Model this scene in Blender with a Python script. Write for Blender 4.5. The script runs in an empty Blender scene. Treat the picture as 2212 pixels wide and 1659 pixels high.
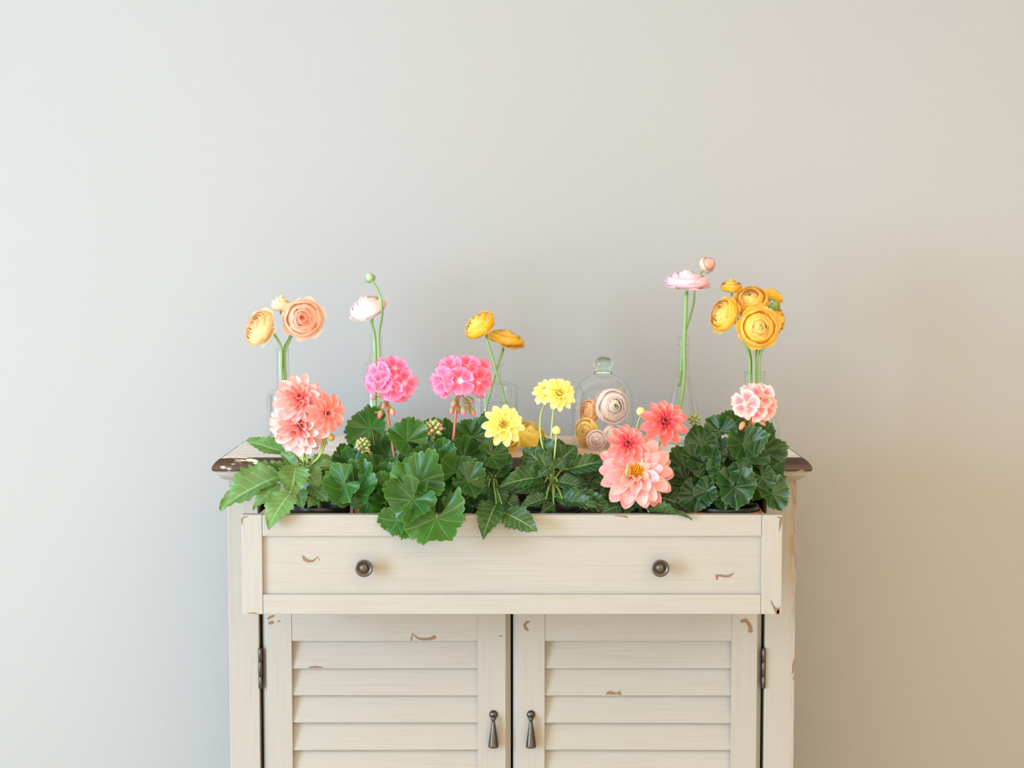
import bpy, bmesh, math, random
from mathutils import Vector, Matrix
random.seed(7)
SC = bpy.context.scene
COL = SC.collection
# ------------------------------------------------------------------ camera, world, light, exposure
F_PX, CAM_D, CAM_Z, PITCH = 3813.0, 2.86, 1.1906, math.radians(4.26)
cd = bpy.data.cameras.new('camera'); cam = bpy.data.objects.new('camera', cd); COL.objects.link(cam)
cd.sensor_fit = 'HORIZONTAL'; cd.sensor_width = 36.0; cd.lens = F_PX / 2212 * 36
cd.clip_start = 0.05
cam.location = (0, -CAM_D, CAM_Z); cam.rotation_euler = (math.pi / 2 - PITCH, 0, 0)
cd.dof.use_dof = True; cd.dof.focus_distance = 2.78; cd.dof.aperture_fstop = 5.6
SC.camera = cam
w = bpy.data.worlds.new('world'); SC.world = w; w.use_nodes = True
w.node_tree.nodes['Background'].inputs[0].default_value = (1.0, 0.79, 0.555, 1)
w.node_tree.nodes['Background'].inputs[1].default_value = 2.45
ld = bpy.data.lights.new('window_left_offscreen', 'AREA'); ld.shape = 'RECTANGLE'
ld.size, ld.size_y, ld.energy, ld.color = 2.4, 1.8, 310, (0.40, 0.68, 1.0)
lo = bpy.data.objects.new('window_left_offscreen', ld); COL.objects.link(lo)
lo.location = (-3.03, -2.45, 1.15)
lo.rotation_euler = Vector((1, 0.0, 0)).to_track_quat('-Z', 'Z').to_euler()
vs = SC.view_settings
vs.view_transform = 'Standard'; vs.look = 'None'; vs.gamma = 1; vs.use_curve_mapping = False; vs.exposure = 0.38

# ------------------------------------------------------------------ helpers
FY, FZ, UY, UZ = math.cos(PITCH), -math.sin(PITCH), math.sin(PITCH), math.cos(PITCH)
def P(px, py, Y):
    """point at depth Y that was measured at (px, py) in the photograph"""
    a = (px - 1106) / F_PX; b = -(py - 829.5) / F_PX
    t = (Y + CAM_D) / (FY + b * UY)
    return Vector((a * t, Y, CAM_Z + (FZ + b * UZ) * t))
def S(n, Y=-0.1):
    return n * (Y + CAM_D) / F_PX
def lin(c):
    f = lambda v: v / 12.92 if v <= 0.04045 else ((v + 0.055) / 1.055) ** 2.4
    return tuple(f(v / 255.0) for v in c[:3]) + (1.0,)
W = {}
def link(o, parent=None, M=None):
    COL.objects.link(o)
    M = M or Matrix.Identity(4)
    W[o.name] = M
    if parent is not None:
        o.parent = parent
        o.matrix_parent_inverse = W[parent.name].inverted()
    o.matrix_basis = M
    return o
def mesh(name, verts, faces, mats, uvs=None, smooth=True, fm=None):
    me = bpy.data.meshes.new(name)
    me.from_pydata([tuple(v) for v in verts], [], faces)
    for m in (mats if isinstance(mats, (list, tuple)) else [mats]): me.materials.append(m)
    if uvs:
        ul = me.uv_layers.new(name='UVMap')
        for l in me.loops: ul.data[l.index].uv = uvs[l.vertex_index]
    if smooth: me.polygons.foreach_set('use_smooth', [True] * len(me.polygons))
    if fm: me.polygons.foreach_set('material_index', fm)
    me.update()
    return me
def obj(name, me, parent=None, M=None, color=None, kind=None):
    o = bpy.data.objects.new(name, me)
    if color: o.color = color
    if kind: o['kind'] = kind
    return link(o, parent, M)
def thing(name, label, cat, loc, group=None):
    o = bpy.data.objects.new(name, None); o.empty_display_size = 0.02
    o['label'] = label; o['category'] = cat
    if group: o['group'] = group
    return link(o, None, Matrix.Translation(loc))
def tag(o, label, cat, group=None):
    o['label'] = label; o['category'] = cat
    if group: o['group'] = group
    return o
def grid(nu, nv, fn):
    vs_, uv, fs = [], [], []
    for j in range(nv + 1):
        for i in range(nu + 1):
            u, v = i / nu, j / nv
            vs_.append(fn(u, v)); uv.append((u, v))
    for j in range(nv):
        for i in range(nu):
            a = j * (nu + 1) + i
            fs.append((a, a + 1, a + nu + 2, a + nu + 1))
    return vs_, fs, uv
def box_data(x0, x1, y0, y1, z0, z1, bev=0.0):
    bm = bmesh.new()
    bmesh.ops.create_cube(bm, size=1)
    for v in bm.verts:
        v.co = Vector(((x0 + x1) / 2 + v.co.x * (x1 - x0), (y0 + y1) / 2 + v.co.y * (y1 - y0), (z0 + z1) / 2 + v.co.z * (z1 - z0)))
    if bev: bmesh.ops.bevel(bm, geom=bm.edges[:], offset=bev, segments=2, profile=0.6, affect='EDGES')
    bm.verts.ensure_lookup_table()
    vv = [v.co.copy() for v in bm.verts]; ff = [[v.index for v in f.verts] for f in bm.faces]
    bm.free(); return vv, ff
def join(parts):
    V, Fc = [], []
    for v, f in parts:
        n = len(V); V += list(v); Fc += [[i + n for i in q] for q in f]
    return V, Fc
def box(name, mat, parent, *a, bev=0.0012, kind=None):
    v, f = box_data(*a, bev=bev)
    return obj(name, mesh(name, v, f, mat, smooth=False), parent, kind=kind)
def lathe(prof, n=32, cap0=False, cap1=False):
    V, Fc = [], []
    for r, z in prof:
        for i in range(n):
            a = 2 * math.pi * i / n
            V.append((r * math.cos(a), r * math.sin(a), z))
    for j in range(len(prof) - 1):
        for i in range(n):
            k = (i + 1) % n
            Fc.append((j * n + i, j * n + k, (j + 1) * n + k, (j + 1) * n + i))
    if cap0: Fc.append(tuple(range(n))[::-1])
    if cap1: Fc.append(tuple((len(prof) - 1) * n + i for i in range(n)))
    return V, Fc
def smooth_path(pts, n=8):
    pts = [Vector(p) for p in pts]
    if len(pts) < 3: return pts
    q = [2 * pts[0] - pts[1]] + pts + [2 * pts[-1] - pts[-2]]
    out = []
    for i in range(1, len(q) - 2):
        for k in range(n):
            t = k / n
            a, b, c, d = q[i - 1], q[i], q[i + 1], q[i + 2]
            out.append(0.5 * ((2 * b) + (c - a) * t + (2 * a - 5 * b + 4 * c - d) * t * t + (3 * b - a - 3 * c + d) * t ** 3))
    out.append(pts[-1]); return out
def tube(pts, r0, r1=None, n=7, sub=5):
    r1 = r0 if r1 is None else r1
    pts = smooth_path(pts, sub)
    V, Fc, UVs = [], [], []
    up = Vector((0.3, -1, 0.2)).normalized()
    for j, p in enumerate(pts):
        d = (pts[min(j + 1, len(pts) - 1)] - pts[max(j - 1, 0)]).normalized()
        a = d.cross(up)
        if a.length < 1e-4: a = d.cross(Vector((1, 0, 0)))
        a.normalize(); b = d.cross(a)
        t = j / (len(pts) - 1); r = r0 + (r1 - r0) * t
        for i in range(n):
            th = 2 * math.pi * i / n
            V.append(p + a * (r * math.cos(th)) + b * (r * math.sin(th))); UVs.append((i / n, t))
    for j in range(len(pts) - 1):
        for i in range(n):
            k = (i + 1) % n
            Fc.append((j * n + i, j * n + k, (j + 1) * n + k, (j + 1) * n + i))
    Fc.append(tuple(range(n))[::-1]); Fc.append(tuple((len(pts) - 1) * n + i for i in range(n)))
    return V, Fc, UVs
def tube_obj(name, mat, parent, pts, r0, r1=None, color=None, n=7, sub=5):
    V, Fc, UVs = tube(pts, r0, r1, n, sub)
    return obj(name, mesh(name, V, Fc, mat, UVs), parent, color=color)
def frame(pos, n, tip=(0, 0, 1), s=(1, 1, 1)):
    """Z = n, Y = tip projected on the plane"""
    z = Vector(n).normalized(); t = Vector(tip)
    y = t - z * t.dot(z)
    if y.length < 1e-4: y = Vector((1, 0, 0)) - z * z.x
    y.normalize(); x = y.cross(z)
    if not hasattr(s, '__len__'): s = (s, s, s)
    M = Matrix(((x.x * s[0], y.x * s[1], z.x * s[2], pos[0]), (x.y * s[0], y.y * s[1], z.y * s[2], pos[1]),
                (x.z * s[0], y.z * s[1], z.z * s[2], pos[2]), (0, 0, 0, 1)))
    return M

# ------------------------------------------------------------------ materials
class NT:
    def __init__(s, name):
        s.m = bpy.data.materials.new(name); s.m.use_nodes = True
        s.t = s.m.node_tree; s.t.nodes.clear()
        s.out = s.t.nodes.new('ShaderNodeOutputMaterial')
    def n(s, typ, **kw):
        nd = s.t.nodes.new(typ)
        for k, v in kw.items():
            if k.startswith('i_'):
                key = k[2:]; key = int(key) if key.isdigit() else key.replace('_', ' ')
                s.set(nd.inputs[key], v)
            else: setattr(nd, k, v)
        return nd
    def set(s, sock, v):
        if isinstance(v, bpy.types.NodeSocket): s.t.links.new(v, sock)
        elif isinstance(v, bpy.types.Node): s.t.links.new(v.outputs[0], sock)
        else: sock.default_value = v
    def math(s, op, a, b=0.0, c=None, clamp=False):
        nd = s.t.nodes.new('ShaderNodeMath'); nd.operation = op; nd.use_clamp = clamp
        s.set(nd.inputs[0], a); s.set(nd.inputs[1], b)
        if c is not None: s.set(nd.inputs[2], c)
        return nd.outputs[0]
    def mix(s, fac, a, b, blend='MIX'):
        nd = s.t.nodes.new('ShaderNodeMix'); nd.data_type = 'RGBA'; nd.blend_type = blend
        s.set(nd.inputs[0], fac); s.set(nd.inputs[6], a); s.set(nd.inputs[7], b)
        return nd.outputs[2]
    def step(s, x, lo_, hi):
        nd = s.t.nodes.new('ShaderNodeMapRange'); nd.interpolation_type = 'SMOOTHSTEP'
        s.set(nd.inputs[0], x); nd.inputs[1].default_value = lo_; nd.inputs[2].default_value = hi
        return nd.outputs[0]
    def noise(s, scale, detail=3, vec=None, rough=0.5):
        nd = s.n('ShaderNodeTexNoise'); nd.inputs['Scale'].default_value = scale; nd.inputs['Detail'].default_value = detail
        nd.inputs['Roughness'].default_value = rough
        if vec is not None: s.set(nd.inputs['Vector'], vec)
        return nd.outputs[0]
    def pos(s, sc=(1, 1, 1)):
        g = s.n('ShaderNodeNewGeometry'); mp = s.n('ShaderNodeMapping'); mp.inputs['Scale'].default_value = sc
        s.set(mp.inputs[0], g.outputs['Position']); return mp.outputs[0]
    def xyz(s, v):
        nd = s.n('ShaderNodeSeparateXYZ'); s.set(nd.inputs[0], v); return nd.outputs
    def bsdf(s, col, rough=0.5, metal=0.0, bump=None, bstr=0.2, bdist=0.001, spec=0.5):
        b = s.n('ShaderNodeBsdfPrincipled')
        s.set(b.inputs['Base Color'], col); s.set(b.inputs['Roughness'], rough); b.inputs['Metallic'].default_value = metal
        b.inputs['Specular IOR Level'].default_value = spec
        if bump is not None:
            bn = s.n('ShaderNodeBump'); bn.inputs['Strength'].default_value = bstr; bn.inputs['Distance'].default_value = bdist
            s.set(bn.inputs['Height'], bump); s.set(b.inputs['Normal'], bn.outputs[0])
        return b
    def done(s, sh):
        s.t.links.new(sh.outputs[0] if isinstance(sh, bpy.types.Node) else sh, s.out.inputs[0]); return s.m

def m_wall():
    k = NT('painted_wall')
    n1 = k.noise(1.3, 2, k.pos()); n2 = k.noise(160, 3, k.pos())
    c = k.mix(n1, (0.342, 0.346, 0.338, 1), (0.355, 0.359, 0.351, 1))
    return k.done(k.bsdf(c, 0.75, bump=n2, bstr=0.12, bdist=0.001, spec=0.2))
def m_plain(name, col, rough=0.6, metal=0.0, var=0.12, scale=30, spec=0.5):
    k = NT(name); n1 = k.noise(scale, 3, k.pos())
    c = k.mix(n1, tuple(v * (1 - var) for v in col[:3]) + (1,), tuple(min(1, v * (1 + var)) for v in col[:3]) + (1,))
    return k.done(k.bsdf(c, rough, metal, bump=n1, bstr=0.1, spec=spec))
def m_floor():
    k = NT('oak_floor'); p = k.pos((1, 9, 1)); n1 = k.noise(5, 4, p)
    return k.done(k.bsdf(k.mix(n1, lin((226, 206, 176)), lin((238, 222, 198))), 0.45))
def m_paint(name, along, edge=False):
    """cream paint brushed over wood; along = brush direction, edge = the brown rub-through near the outer corner of a post"""
    k = NT(name)
    sc = {'x': (7, 200, 420), 'z': (420, 200, 7)}[along]
    g = k.noise(1.0, 5, k.pos(sc), 0.62)
    big = k.noise(6, 3, k.pos())
    c = k.mix(k.step(g, 0.25, 0.55), lin((141, 138, 128)), lin((148, 146, 139)))
    c = k.mix(k.math('MULTIPLY', k.step(big, 0.5, 0.78), 0.3), c, lin((139, 136, 125)))
    sp = k.noise(420, 2, k.pos()); cl = k.noise(14, 2, k.pos())
    c = k.mix(k.math('MULTIPLY', k.step(sp, 0.70, 0.76), k.step(cl, 0.52, 0.66)), c, lin((168, 132, 88)))
    if edge:
        ax = k.math('ABSOLUTE', k.xyz(k.pos())[0])
        zz = k.xyz(k.pos())[2]
        near = k.step(ax, 0.448, 0.466)
        right = k.step(k.xyz(k.pos())[0], 0.0, 0.1)
        high = k.math('ADD', k.math('MULTIPLY', k.step(zz, 0.50, 0.72), 0.8), 0.2)
        st = k.noise(1.0, 4, k.pos((260, 60, 26)), 0.7)
        msk = k.math('MULTIPLY', k.math('MULTIPLY', near, k.step(st, 0.42, 0.60)), k.math('MULTIPLY', high, k.math('ADD', k.math('MULTIPLY', right, 0.7), 0.18)))
        c = k.mix(msk, c, lin((128, 92, 48)))
    return k.done(k.bsdf(c, 0.5, bump=g, bstr=0.18, bdist=0.0012, spec=0.35))
def m_top():
    k = NT('whitewashed_wood')
    g = k.noise(1.0, 5, k.pos((4, 90, 30)), 0.65); big = k.noise(1.0, 3, k.pos((4.2, 9, 1)))
    c = k.mix(k.step(g, 0.35, 0.62), lin((190, 184, 174)), lin((226, 224, 219)))
    x = k.xyz(k.pos())[0]
    cen = k.math('SUBTRACT', 1.0, k.step(k.math('ABSOLUTE', k.math('SUBTRACT', x, 0.06)), 0.10, 0.22))
    worn = k.math('MULTIPLY', cen, k.step(k.math('ADD', big, k.math('MULTIPLY', g, 0.5)), 0.55, 0.85))
    wood = k.mix(g, lin((182, 126, 76)), lin((226, 180, 128)))
    return k.done(k.bsdf(k.mix(worn, c, wood), 0.45, bump=g, bstr=0.2, bdist=0.001))
def m_edge():
    k = NT('rubbed_dark_wood_edge')
    n1 = k.noise(1.0, 5, k.pos((38, 60, 120)), 0.7); n2 = k.noise(1.0, 4, k.pos((12, 30, 40)), 0.6)
    wood = k.mix(n1, lin((34, 20, 12)), lin((78, 54, 34)))
    x = k.xyz(k.pos())[0]
    left = k.math('SUBTRACT', 1.0, k.step(x, -0.46, -0.1))
    m = k.step(k.math('ADD', n2, k.math('MULTIPLY', left, 0.10)), 0.62, 0.66)
    return k.done(k.bsdf(k.mix(m, wood, lin((222, 205, 178))), 0.4, bump=n2, bstr=0.4, bdist=0.0015))
def m_metal():
    k = NT('antique_pewter'); n1 = k.noise(200, 3, k.pos())
    return k.done(k.bsdf(k.mix(n1, (0.05, 0.042, 0.035, 1), (0.12, 0.105, 0.09, 1)), 0.34, 0.9))
def m_glass(name, tint=(0.985, 0.995, 0.99), edge=(0.52, 0.64, 0.61)):
    k = NT(name)
    lw = k.n('ShaderNodeLayerWeight'); lw.inputs[0].default_value = 0.25
    rim = k.math('POWER', lw.outputs['Facing'], 5.0)
    tr = k.n('ShaderNodeBsdfTransparent'); k.set(tr.inputs[0], k.mix(rim, tint + (1,), edge + (1,)))
    gl = k.n('ShaderNodeBsdfGlossy'); gl.inputs['Roughness'].default_value = 0.02
    fr = k.n('ShaderNodeFresnel'); fr.inputs[0].default_value = 1.45
    ms = k.n('ShaderNodeMixShader'); k.set(ms.inputs[0], k.math('MULTIPLY', fr, 0.35)); k.set(ms.inputs[1], tr); k.set(ms.inputs[2], gl)
    return k.done(ms)
def m_solid_glass():
    k = NT('solid_glass'); g = k.n('ShaderNodeBsdfGlass'); g.inputs['Color'].default_value = (0.86, 0.93, 0.90, 1)
    g.inputs['Roughness'].default_value = 0.02; g.inputs['IOR'].default_value = 1.45
    return k.done(g)
def oc(k): return k.n('ShaderNodeObjectInfo').outputs['Color']
def uvs_(k): return k.xyz(k.n('ShaderNodeUVMap').outputs[0])
def leafy(k, col, bump, rough=0.37, tr=0.28, bstr=0.35, trcol=None, spec=0.45):
    b = k.bsdf(col, rough, bump=bump, bstr=bstr, bdist=0.001, spec=spec)
    t = k.n('ShaderNodeBsdfTranslucent'); k.set(t.inputs[0], trcol if trcol is not None else col)
    ms = k.n('ShaderNodeMixShader'); k.set(ms.inputs[0], tr); k.set(ms.inputs[1], b); k.set(ms.inputs[2], t)
    return k.done(ms)
def m_geranium_leaf():
    k = NT('geranium_leaf'); u, v, _ = uvs_(k)
    f = k.math('ABSOLUTE', k.math('SUBTRACT', k.math('FRACT', k.math('MULTIPLY', u, 7.0)), 0.5))
    vein = k.math('SUBTRACT', 1.0, k.step(k.math('MULTIPLY', f, k.math('ADD', v, 0.05)), 0.006, 0.024))
    n = k.noise(90, 3, k.pos())
    base = k.mix(1.0, oc(k), (0.56, 0.63, 0.42, 1), 'MULTIPLY')
    dark = k.mix(1.0, base, (0.50, 0.66, 0.58, 1), 'MULTIPLY')
    zone = k.math('MULTIPLY', k.step(v, 0.30, 0.5), k.math('SUBTRACT', 1.0, k.step(v, 0.6, 0.82)))
    c = k.mix(k.math('MULTIPLY', zone, 0.55), base, dark)
    c = k.mix(k.math('MULTIPLY', n, 0.35), c, dark)
    lightc = k.mix(0.45, base, (0.42, 0.62, 0.22, 1))
    c = k.mix(k.math('MULTIPLY', vein, 0.6), c, lightc)
    c = k.mix(k.math('MULTIPLY', k.step(v, 0.93, 1.0), 0.4), c, lightc)
    tcol = k.mix(0.5, base, (0.35, 0.62, 0.05, 1))
    return leafy(k, c, k.math('ADD', k.math('MULTIPLY', vein, -0.8), k.math('MULTIPLY', n, 0.4)), trcol=tcol)
def m_dahlia_leaf():
    k = NT('dahlia_leaf'); u, v, _ = uvs_(k)
    au = k.math('ABSOLUTE', k.math('SUBTRACT', u, 0.5))
    mid = k.math('SUBTRACT', 1.0, k.step(au, 0.012, 0.035))
    f = k.math('ABSOLUTE', k.math('SUBTRACT', k.math('FRACT', k.math('MULTIPLY', k.math('SUBTRACT', v, k.math('MULTIPLY', au, 0.42)), 7.0)), 0.5))
    side = k.math('SUBTRACT', 1.0, k.step(f, 0.02, 0.09))
    vein = k.math('MAXIMUM', mid, k.math('MULTIPLY', side, 0.55))
    n = k.noise(110, 3, k.pos()); base = k.mix(1.0, oc(k), (0.58, 0.65, 0.48, 1), 'MULTIPLY')
    c = k.mix(k.math('MULTIPLY', n, 0.4), base, k.mix(1.0, base, (0.62, 0.68, 0.62, 1), 'MULTIPLY'))
    c = k.mix(k.math('MULTIPLY', vein, 0.6), c, k.mix(0.6, base, (0.50, 0.66, 0.32, 1)))
    tcol = k.mix(0.5, base, (0.35, 0.62, 0.06, 1))
    return leafy(k, c, k.math('ADD', k.math('MULTIPLY', vein, -1.0), k.math('MULTIPLY', n, 0.3)), rough=0.38, trcol=tcol)
def m_petal(name, streak=14.0, base_mix=None, edge_light=0.35, tr=0.22):
    """object colour; v runs base to tip, u across; base_mix = (colour, reach)"""
    k = NT(name); u, v, _ = uvs_(k)
    au = k.math('MULTIPLY', k.math('ABSOLUTE', k.math('SUBTRACT', u, 0.5)), 2.0)
    s = k.math('SINE', k.math('MULTIPLY', u, streak * 6.283))
    base = oc(k)
    c = k.mix(k.math('MULTIPLY', k.math('ADD', s, 1.0), 0.07), base, k.mix(1.0, base, (0.85, 0.70, 0.65, 1), 'MULTIPLY'))
    pale = k.mix(0.5, base, (1, 0.92, 0.88, 1))
    c = k.mix(k.math('MULTIPLY', k.math('MAXIMUM', k.step(au, 0.55, 1.0), k.step(v, 0.82, 1.0)), edge_light), c, pale)
    if base_mix:
        c = k.mix(k.math('MULTIPLY', k.math('SUBTRACT', 1.0, k.step(v, 0.02, base_mix[1])), 0.85), c, base_mix[0])
    return leafy(k, c, s, rough=0.55, tr=tr, bstr=0.08, spec=0.25, trcol=k.mix(0.35, c, (1, 0.97, 0.92, 1)))
def m_floret():
    k = NT('geranium_floret'); u, v, _ = uvs_(k); base = oc(k)
    au = k.math('MULTIPLY', k.math('ABSOLUTE', k.math('SUBTRACT', u, 0.5)), 2.0)
    deep = k.mix(1.0, base, (0.86, 0.22, 0.36, 1), 'MULTIPLY')
    z = k.math('MULTIPLY', k.step(v, 0.14, 0.30), k.math('SUBTRACT', 1.0, k.step(v, 0.48, 0.86)))
    c = k.mix(k.math('MULTIPLY', k.math('MULTIPLY', z, k.math('SUBTRACT', 1.0, k.step(au, 0.4, 1.0))), 0.8), base, deep)
    c = k.mix(k.math('SUBTRACT', 1.0, k.step(v, 0.04, 0.2)), c, (0.95, 0.75, 0.76, 1))
    return leafy(k, c, v, rough=0.55, tr=0.35, bstr=0.0, spec=0.25)
def m_objcol(name, rough=0.5, tr=0.1, tipcol=None):
    k = NT(name); base = oc(k); n = k.noise(140, 2, k.pos())
    c = k.mix(k.math('MULTIPLY', n, 0.4), base, k.mix(1.0, base, (0.7, 0.7, 0.7, 1), 'MULTIPLY'))
    if tipcol:
        v = uvs_(k)[1]; c = k.mix(k.step(v, 0.35, 0.8), c, tipcol)
    return leafy(k, c, n, rough=rough, tr=tr, bstr=0.1)
def m_soil():
    k = NT('potting_soil'); n = k.noise(260, 5, k.pos(), 0.7)
    return k.done(k.bsdf(k.mix(k.step(n, 0.35, 0.7), (0.008, 0.006, 0.005, 1), (0.05, 0.035, 0.025, 1)), 0.85, bump=n, bstr=1.0, bdist=0.004))

WALL = m_wall(); CEIL = m_plain('ceiling_paint', (0.62, 0.61, 0.58), 0.8); FLOOR = m_floor()
PAINT_X = m_paint('cream_paint_across', 'x'); PAINT_Z = m_paint('cream_paint_upright', 'z'); PAINT_POST = m_paint('cream_paint_post', 'z', True)
TOP = m_top(); EDGE = m_edge(); METAL = m_metal()
CHIP = m_plain('bare_wood_chip', lin((112, 86, 68)), 0.6, var=0.1, scale=80)
INSIDE = m_plain('bare_wood_inside', lin((150, 116, 82)), 0.8)
RAW = m_plain('raw_drawer_wood', lin((214, 186, 146)), 0.6)
GLASS = m_glass('clear_glass'); WATER = m_glass('water', (0.975, 0.99, 0.98), (0.80, 0.88, 0.86)); KNOBGLASS = m_solid_glass()
GLEAF = m_geranium_leaf(); DLEAF = m_dahlia_leaf()
PETAL_D = m_petal('dahlia_petal', 4.0, (lin((250, 180, 110)), 0.24), 0.38, 0.30)
PETAL_R = m_petal('ranunculus_petal', 7.0, None, 0.45, 0.45)
FLORET = m_floret(); STEM = m_objcol('plant_stem', 0.45, 0.12); BUD = m_objcol('flower_bud', 0.5, 0.15)
BUDTIP = m_objcol('geranium_bud', 0.5, 0.15, lin((238, 110, 140)))
BLACKPOT = m_plain('black_plastic', (0.014, 0.013, 0.014), 0.35, var=0.2)
TERRA = m_plain('terracotta', lin((190, 98, 62)), 0.75, var=0.15)
SOIL = m_soil(); PERLITE = m_plain('perlite', (0.75, 0.73, 0.70), 0.8)

# ------------------------------------------------------------------ room
WALL_Y = 0.50
def struct(name, v, f, mat):
    o = obj(name, mesh(name, v, f, mat, smooth=False)); o['kind'] = 'structure'; return o
struct('wall_back', *box_data(-3.1, 3.7, WALL_Y, WALL_Y + 0.1, 0, 2.35), WALL)
struct('ceiling_added', *box_data(-3.1, 3.7, -1.3, WALL_Y + 0.1, 2.35, 2.40), CEIL)  # unseen ceiling, added; kept low and short to shape the warm world light
struct('floor', *box_data(-3.1, 3.7, -5.2, WALL_Y, -0.05, 0), FLOOR)
WY0, WY1, WZ0, WZ1 = -3.67, -1.23, 0.23, 2.07
struct('wall_right_added', *box_data(3.6, 3.7, -5.2, WALL_Y + 0.1, 0, 2.35), WALL)  # unseen wall, added to hold back world light from the right
struct('wall_left', *join([box_data(-3.1, -3.0, -5.2, WY0, 0, 2.35), box_data(-3.1, -3.0, WY1, WALL_Y, 0, 2.35),
                           box_data(-3.1, -3.0, WY0, WY1, 0, WZ0), box_data(-3.1, -3.0, WY0, WY1, WZ1, 2.35)]), WALL)
struct('trim_1', *join([box_data(-3.01, -2.98, WY0 - 0.06, WY0, WZ0 - 0.06, WZ1 + 0.06), box_data(-3.01, -2.98, WY1, WY1 + 0.06, WZ0 - 0.06, WZ1 + 0.06),
                        box_data(-3.01, -2.98, WY0, WY1, WZ1, WZ1 + 0.06), box_data(-3.01, -2.95, WY0 - 0.08, WY1 + 0.08, WZ0 - 0.05, WZ0)]), PAINT_X)

# ------------------------------------------------------------------ cabinet
CAB = thing('cabinet', 'cream painted distressed wooden cabinet with louvered doors and a pulled-out drawer', 'cabinet', (0, 0.15, 0))
HB, TZ, BACK = 0.465, 0.860, 0.320
def rect_loft(prof, back):
    V, Fc = [], []
    for off, z in prof:
        h = 0.468 + off; V += [(-h, -0.02 - off, z), (h, -0.02 - off, z), (h, back, z), (-h, back, z)]
    for j in range(len(prof) - 1):
        for i in range(4):
            k = (i + 1) % 4; Fc.append((j * 4 + i, (j + 1) * 4 + i, (j + 1) * 4 + k, j * 4 + k))
    n = len(prof) - 1
    return V, Fc + [(0, 1, 2, 3), (n * 4 + 3, n * 4 + 2, n * 4 + 1, n * 4)]
tv, tf = rect_loft([(0, TZ), (0.0035, TZ - 0.0012), (0.007, TZ - 0.0035), (0.0105, TZ - 0.0068), (0.0135, TZ - 0.0105), (0.0155, TZ - 0.0145), (0.016, TZ - 0.0175), (0.0145, TZ - 0.0205), (0.012, TZ - 0.0215)], BACK)
top = obj('tabletop', mesh('tabletop', tv, tf, [EDGE, TOP], smooth=False, fm=[0] * (len(tf) - 2) + [1, 0]), CAB)
top['label'] = 'whitewashed top with a dark rubbed rounded edge'
cv, cf = rect_loft([(0.0115, TZ - 0.0214), (0.009, TZ - 0.0235), (0.0085, TZ - 0.027), (0.006, TZ - 0.0305), (0.001, TZ - 0.0345), (-0.002, TZ - 0.0365)], BACK - 0.002)
obj('cornice_molding', mesh('cornice_molding', cv, cf, PAINT_X, smooth=False), CAB)
CZ = TZ - 0.036
OP = 0.4155
for s in (-1, 1):
    a, b = sorted((s * OP, s * HB))
    box('corner_post', PAINT_POST, CAB, a, b, 0.0, 0.045, 0.0, CZ, bev=0.0015)
    a, b = sorted((s * (HB - 0.018), s * (HB - 0.002)))
    box('side_panel', PAINT_Z, CAB, a, b, 0.045, BACK - 0.012, 0.06, CZ, bev=0)
box('top_rail', PAINT_X, CAB, -OP, OP, 0.001, 0.022, 0.797, CZ)
box('middle_rail', PAINT_X, CAB, -OP, OP, 0.001, 0.022, 0.612, 0.634)
box('bottom_rail', PAINT_X, CAB, -OP, OP, 0.001, 0.022, 0.07, 0.112)
box('back_panel', INSIDE, CAB, -HB + 0.018, HB - 0.018, BACK - 0.02, BACK - 0.006, 0.06, CZ, bev=0)
box('bottom_board', INSIDE, CAB, -HB + 0.018, HB - 0.018, 0.024, BACK - 0.02, 0.09, 0.108, bev=0)
box('divider_board', INSIDE, CAB, -HB + 0.018, HB - 0.018, 0.024, BACK - 0.02, 0.612, 0.628, bev=0)
# doors
D_TOP, D_BOT, RAIL_Z, SLAT = 0.610, 0.115, 0.554, 0.0455
def chamfer_stile(x_out, x_in, z0, z1, cham):
    """upright with a sloping outer edge, front face at y = 0"""
    s = 1 if x_in > x_out else -1
    xs = x_out + s * cham
    prof = [(x_out, 0.0105), (xs, 0.0), (x_in - s * 0.0006, 0.0), (x_in, 0.0006), (x_in, 0.021), (x_out, 0.021)]
    V = [(x, y, z) for z in (z0, z1) for x, y in prof]; n = len(prof)
    Fc = [(i, (i + 1) % n, n + (i + 1) % n, n + i) for i in range(n)] + [tuple(range(n))[::-1], tuple(range(n, 2 * n))]
    if s < 0: Fc = [f[::-1] for f in Fc]
    return V, Fc
def slat_y(z):
    k = math.floor((RAIL_Z - z) / SLAT); zb = RAIL_Z - (k + 1) * SLAT
    return 0.0025 + (z - zb) / SLAT * 0.0115
def chip(parent, px, Y=None, slat=False):
    """flake of missing paint: a ribbon of (x, y, width) photo measurements laid on the wood"""
    pts = [Vector((a, b)) for a, b, _ in px]; L, R = [], []
    for i, p in enumerate(pts):
        d = pts[min(i + 1, len(pts) - 1)] - pts[max(i - 1, 0)]; d.normalize(); nrm = Vector((-d.y, d.x)); wd = px[i][2] / 2
        L.append(p + nrm * wd); R.append(p - nrm * wd)
    e0 = pts[0] - (pts[1] - pts[0]).normalized() * px[0][2] * 0.45; e1 = pts[-1] + (pts[-1] - pts[-2]).normalized() * px[-1][2] * 0.45
    loop = [e0] + L + [e1] + R[::-1]
    def w3(q):
        if slat:
            g = P(q.x, q.y, 0.0); return P(q.x, q.y, slat_y(g.z) - 0.0006)
        return P(q.x, q.y, Y - 0.0003)
    V = [w3(q) for q in loop]; n = len(L); N = len(V)
    Fc = [(0, 1, N - 1)] + [(1 + i, 2 + i, N - 2 - i, N - 1 - i) for i in range(n - 1)] + [(n, n + 1, n + 2)]
    return obj('paint_chip', mesh('paint_chip', V, Fc, CHIP, smooth=False), parent)
slat_mesh = None
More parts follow.
